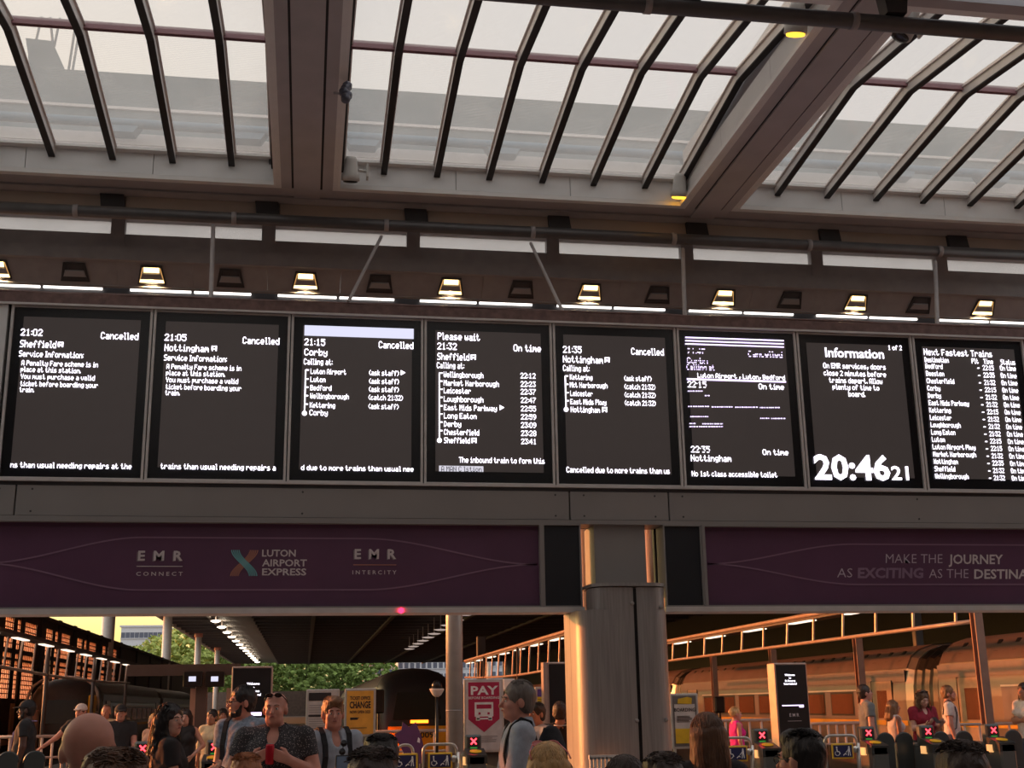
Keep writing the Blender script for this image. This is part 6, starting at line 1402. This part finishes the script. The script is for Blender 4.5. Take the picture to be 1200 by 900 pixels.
            put('shoulder_strap', g, mat('strap_black', (30, 30, 34), 0.8), r)
    r_info = dict(root=r, sc=sc, arms=arms, hp=hp, loc=P0, a=a)
    return r_info
def world_of(info, p):
    c, s = math.cos(info['a']), math.sin(info['a']); p = np.asarray(p)*info['sc']
    return Vector((info['root'].location[0]+c*p[0]-s*p[1], info['root'].location[1]+s*p[0]+c*p[1], p[2]))
# ------------------------------------------------------------------ wardrobe
C_black = cloth('black', (40, 38, 40)); C_char = cloth('charcoal', (64, 62, 66)); C_navy = cloth('navy', (44, 48, 66)); C_white = cloth('white', (214, 206, 204)); C_cream = cloth('cream', (222, 204, 166))
C_blue = cloth('pale_blue', (164, 174, 188)); C_red = cloth('crimson', (140, 24, 48)); C_pink = cloth('hot_pink', (232, 40, 150)); C_grey = cloth('grey', (120, 122, 122)); C_jean = cloth('jeans', (70, 80, 104)); C_tan = cloth('tan', (190, 140, 100)); C_rose = cloth('rose', (196, 150, 134))
C_check = cloth('blue_check', (132, 146, 164), var=0.35, scale=40)
def speckle(name, base, dot):
    m = mat(name, base, 0.85); t = m.node_tree; b = t.nodes['Principled BSDF']; vo = t.nodes.new('ShaderNodeTexVoronoi'); vo.inputs['Scale'].default_value = 85
    tc = t.nodes.new('ShaderNodeTexCoord'); t.links.new(tc.outputs['Object'], vo.inputs['Vector']); r = t.nodes.new('ShaderNodeValToRGB')
    r.color_ramp.elements[0].position = 0.16; r.color_ramp.elements[0].color = lin(dot)+(1,); r.color_ramp.elements[1].position = 0.30; r.color_ramp.elements[1].color = lin(base)+(1,)
    t.links.new(vo.outputs['Distance'], r.inputs['Fac']); t.links.new(r.outputs[0], b.inputs['Base Color']); return m
C_dots = speckle('cloth_speckled', (58, 56, 60), (190, 182, 178))
HB = ('black', (34, 28, 28)); HD = ('dark_brown', (58, 42, 36)); HM = ('brown', (96, 66, 48)); HL = ('light_brown', (136, 98, 68)); HG = ('grey', (118, 112, 110)); HBL = ('blonde', (196, 156, 104)); HGI = ('ginger', (168, 104, 64))
T = lambda m, **k: dict(m=m, **k)
# foreground heads
person('bald man seen from behind at lower left', 106, 835, 4.25, 95, skin='pink', top=T(C_char), legs=C_navy, face=True, h=0.010, zoff=0.0)
person('brown haired person right of the bald head at the bottom edge', 137, 877, 3.3, 85, hair='tousled', hairc=HM, top=T(C_navy), legs=C_jean, face=False, fem=True)
person('curly ginger haired person at the bottom edge below the man with the can', 289, 882, 6.2, 95, hair='curly_top', hairc=HGI, top=T(C_grey), legs=C_jean, face=False, fem=True)
ph_a = person('dark haired person at centre holding a phone up', 447, 856, 6.0, 98, hair='tousled', hairc=HB, skin='pink', top=T(C_navy), legs=C_jean, face=False, armL='selfie', zoff=0.03)
person('large dark brown head at the bottom below the orange poster', 437, 869, 3.9, 85, hair='tousled', hairc=HD, top=T(C_char), legs=C_jean, face=False, zoff=0.03)
person('blonde woman from behind with pink sunglasses on her head', 641, 868, 5.2, 92, hair='long', hairc=HBL, top=T(C_black), legs=C_jean, face=False, fem=True, extra={'shades': 'pink'}, zoff=0.02)
person('short brown haired person at the bottom below the steel column', 730, 883, 5.0, 100, hair='bob', hairc=HD, top=T(C_navy), legs=C_jean, face=False, fem=True, zoff=0.02)
person('dark haired person at the bottom right of the column foot', 776, 876, 4.5, 88, hair='tousled', hairc=HD, top=T(C_char), legs=C_jean, face=False, zoff=0.03)
person('woman from behind with long straight brown hair', 827, 834, 6.4, 90, hair='long', hairc=HM, top=T(C_black, hem=0.85), legs=C_black, face=False, fem=True, zoff=0.02)
person('dark haired man with glasses seen from behind at lower right', 938, 850, 4.9, 115, head=15, hair='tousled', hairc=HB, skin='pink', top=T(C_navy), legs=C_jean, face=True, extra={'glasses': 1}, zoff=0.03)
person('dark brown head at the bottom right before the gates', 1122, 862, 3.7, 92, hair='tousled', hairc=HD, top=T(C_char), legs=C_jean, face=False, zoff=0.03)
# middle group
ph_b = person('woman with long dark wavy hair and black top holding a phone', 200, 824, 10.3, 8, head=-42, hair='wavy', hairc=HB, skin='pale', top=T(C_black), legs=C_black, fem=True, armR='phone', armL='phone', h=0.009, build=1.12)
person('bearded man with glasses and pale checked shirt looking left', 286, 803, 11.2, 235, head=-32, hair='short', hairc=HB, skin='pink', top=T(C_check, collar=1), legs=C_jean, extra={'glasses': 1, 'straps': (1,)}, beard=HB, h=0.009)
can_p = person('smiling bald man in dark speckled shirt holding a red can', 324, 809, 9.9, 262, head=-4, skin='pink', hair=None, hairc=('grey_brow', (150, 120, 104)), top=T(C_dots, collar=1, vneck=1), legs=C_jean, armR='can', armL='can', build=1.36, h=0.008, extra={'shades': 'black'})
person('man in pale blue shirt with dark strap and sunglasses at his chest', 391, 814, 10.3, 292, head=-14, hair='tousled', hairc=HL, skin='pink', top=T(C_blue, collar=1, vneck=1), sleeve=1.6, legs=C_jean, extra={'straps': (1, -1)}, h=0.009, zoff=0.03)
bk_p = person('grey haired man in pale shirt with black rucksack facing left', 607, 797, 8.5, 178, head=8, hair='grey_short', hairc=HG, skin='pink', top=T(C_blue, collar=1), sleeve=0.95, legs=C_jean, armR='front', armL='front', extra={'straps': (1, -1)}, h=0.009)
# behind the gates
person('person in black with pale lanyard seen from behind near the column', 656, 822, 14.6, 75, hair='short', hairc=HD, skin='tan', top=T(C_black), legs=C_black, armR='raise', face=False, extra={'lanyard': C_white})
person('dark haired person half hidden behind the rucksack', 629, 823, 14.0, 215, hair='short', hairc=HB, skin='tan', top=T(C_blue), legs=C_jean)
person('blonde woman in a hot pink vest facing right', 861, 828, 20.3, 0, hair='bun', hairc=HBL, skin='pink', top=T(C_pink), sleeve=0.0, legs=C_jean, fem=True, h=0.012)
person('tall person in grey T-shirt with dark hair looking right', 1013, 802, 20.0, 350, hair='short', hairc=HD, skin='pink', top=T(C_grey), legs=C_black, h=0.012, nod=-6)
person('woman in white sleeveless top facing right', 1046, 820, 20.2, 355, hair='bob', hairc=HL, skin='tan', top=T(C_white), sleeve=0.0, legs=C_jean, fem=True, h=0.012, extra={'straps': (-1,)})
ph_c = person('woman in crimson top with long wavy hair looking at her phone', 1078, 808, 19.6, 275, nod=22, hair='wavy', hairc=HM, skin='pale', top=T(C_red, vneck=1), legs=C_black, fem=True, armR='phone', armL='phone', h=0.009, extra={'shades': 'black'}, build=1.15)
person('bearded man in white T-shirt with dark strap looking right', 1110, 803, 20.6, 330, hair='short', hairc=HL, skin='pink', top=T(C_white), legs=C_jean, beard=HGI, extra={'straps': (1,)}, h=0.012)
person('woman in white T-shirt cut by the right edge', 1199, 800, 19.9, 200, hair='long', hairc=HB, skin='tan', top=T(C_white), legs=C_jean, fem=True, armL='fold', armR='fold', h=0.012)
person('guard in black cap and lanyard facing left', 33, 820, 19.2, 185, hair='short', hairc=HB, skin='dark', top=T(C_black), legs=C_black, beard=HB, extra={'cap': C_black, 'lanyard': cloth('lanyard_violet', (150, 140, 190))}, h=0.011, zoff=0.02, build=1.15)
person('man in white cap with his arm stretched out at left', 96, 824, 22.4, 250, skin='pink', hair='short', hairc=HM, top=T(C_black), legs=C_navy, armR='reach', extra={'cap': C_white}, h=0.012, zoff=0.02)
person('old bald man in pale jacket far behind the bald head', 125, 826, 25.0, 265, skin='pink', hair='fringe', hairc=HG, top=T(C_cream), sleeve=1.8, legs=C_grey, h=0.013)
person('man in black T-shirt and dark cap behind the gates', 142, 825, 21.0, 285, skin='pink', hair='short', hairc=HD, top=T(C_black), legs=C_cream, armL='front', extra={'cap': C_black}, h=0.012, zoff=0.02, build=1.12)
person('person in rose top behind the woman with wavy hair', 181, 836, 21.5, 230, skin='pink', hair='long', hairc=HBL, top=T(C_rose), legs=C_jean, fem=True, h=0.013)
person('woman in black vest right of the woman with wavy hair', 218, 831, 20.4, 262, skin='pale', hair='long', hairc=HB, top=T(C_black), sleeve=0.0, legs=C_black, fem=True, armL='hip', h=0.012)
person('woman in cream cardigan left of the man with glasses', 249, 831, 21.6, 250, skin='tan', hair='short', hairc=HB, top=T(C_cream, hem=0.72), sleeve=1.5, legs=C_cream, fem=True, h=0.012)
person('person in tan top and black trousers behind the cream cardigan', 261, 830, 23.0, 285, skin='tan', hair='long', hairc=HB, top=T(C_tan), legs=C_black, fem=True, h=0.013)

# ------------------------------------------------------------------ things held or carried
def phone(p, d, lab, tilt=0.9, s=1.0, rotz_=0.0):
    r = thing('phone', lab, 'phone', tuple(p)); R = Matrix.Rotation(rotz_, 3, 'Z') @ Matrix.Rotation(tilt, 3, 'X')
    for nm, mb, m in (('case', MB().bbox(-0.038*s, 0.038*s, -0.005, 0.005, -0.075*s, 0.075*s, 0.003), mat('phone_case', (36, 34, 38), 0.4)), ('screen', MB().box(-0.034*s, 0.034*s, -0.0065, -0.005, -0.07*s, 0.07*s), mat('phone_screen', (60, 62, 70), 0.1, emit=(140, 150, 170), estr=0.06))):
        mb.v = [tuple(R @ Vector(q)) for q in mb.v]; put(nm, mb, m, r)
    return r
def mid_hands(i, f=0.11): 
    a = i['arms']; return world_of(i, (a[1][2]+a[-1][2])/2+(nrm(V(*a[1][3]['H'])*a[1][4])+nrm(V(*a[-1][3]['H'])*a[-1][4]))*0.5*f+V(0, 0, 0.03))
phone(mid_hands(ph_b), None, 'dark phone held by the woman with wavy hair', 1.1, 1.1, ph_b['a'])
phone(mid_hands(ph_c), None, 'dark phone held by the woman in crimson', 1.0, 1.1, ph_c['a'])
phone(world_of(ph_a, ph_a['arms'][-1][2]+V(0.03, 0.035, 0.11)), None, 'phone held up left of the dark haired person', 0.1, 1.2, ph_a['a'])
p = mid_hands(can_p, 0.07)
cn = thing('drink_can', 'red drink can held by the bald man', 'can', (p.x, p.y, p.z-0.085))
put('wall', MB().lathe([(0.024, 0), (0.032, 0.008), (0.033, 0.02), (0.033, 0.135), (0.027, 0.148)], n=20), mat('can_red', (190, 24, 44), 0.3, metal=0.4), cn, True)
put('lid', MB().lathe([(0.027, 0.148), (0.026, 0.152), (0.0, 0.150)], n=20), M_steel, cn, True)
# rucksack of the grey haired man
rk = thing('rucksack', 'black rucksack on the back of the grey haired man', 'bag', tuple(bk_p['root'].location)[:2]+(0,), bk_p['a'])
sdf_part('pack', [ell((0, -0.22, 1.27), (0.15, 0.10, 0.21), k=0.05), ell((0, -0.24, 1.12), (0.155, 0.11, 0.12), k=0.05)], 0.012, cloth('rucksack', (34, 34, 38)), rk, bk_p['sc'], (), (0.008, 30))
sdf_part('pocket', [ell((0, -0.32, 1.14), (0.11, 0.05, 0.10), k=0.03)], 0.012, cloth('rucksack', (34, 34, 38)), rk, bk_p['sc'], (), (0.005, 40))
put('haul_loop', MB().tube([(-0.03, -0.17, 1.45), (-0.02, -0.18, 1.49), (0.02, -0.18, 1.49), (0.03, -0.17, 1.45)], 0.008, 6), MATS['strap_black'], rk, True)
sg = thing('sunglasses', 'dark sunglasses hanging on the pale blue shirt', 'glasses', tuple(onY(402, 876, 10.08)))
for s_ in (-1, 1): put('lens', MB().lathe([(0.0, -0.004), (0.026, -0.002), (0.026, 0.002), (0.0, 0.004)], (0.006*s_, 0, 0.032*s_), 14, Matrix.Rotation(math.pi/2, 3, 'X')), mat('shades_black', (30, 28, 30), 0.25), sg, True)
put('bridge', MB().tube([(0, 0, -0.01), (0, 0, 0.01)], 0.004, 6), mat('shades_black', (30, 28, 30), 0.25), sg)
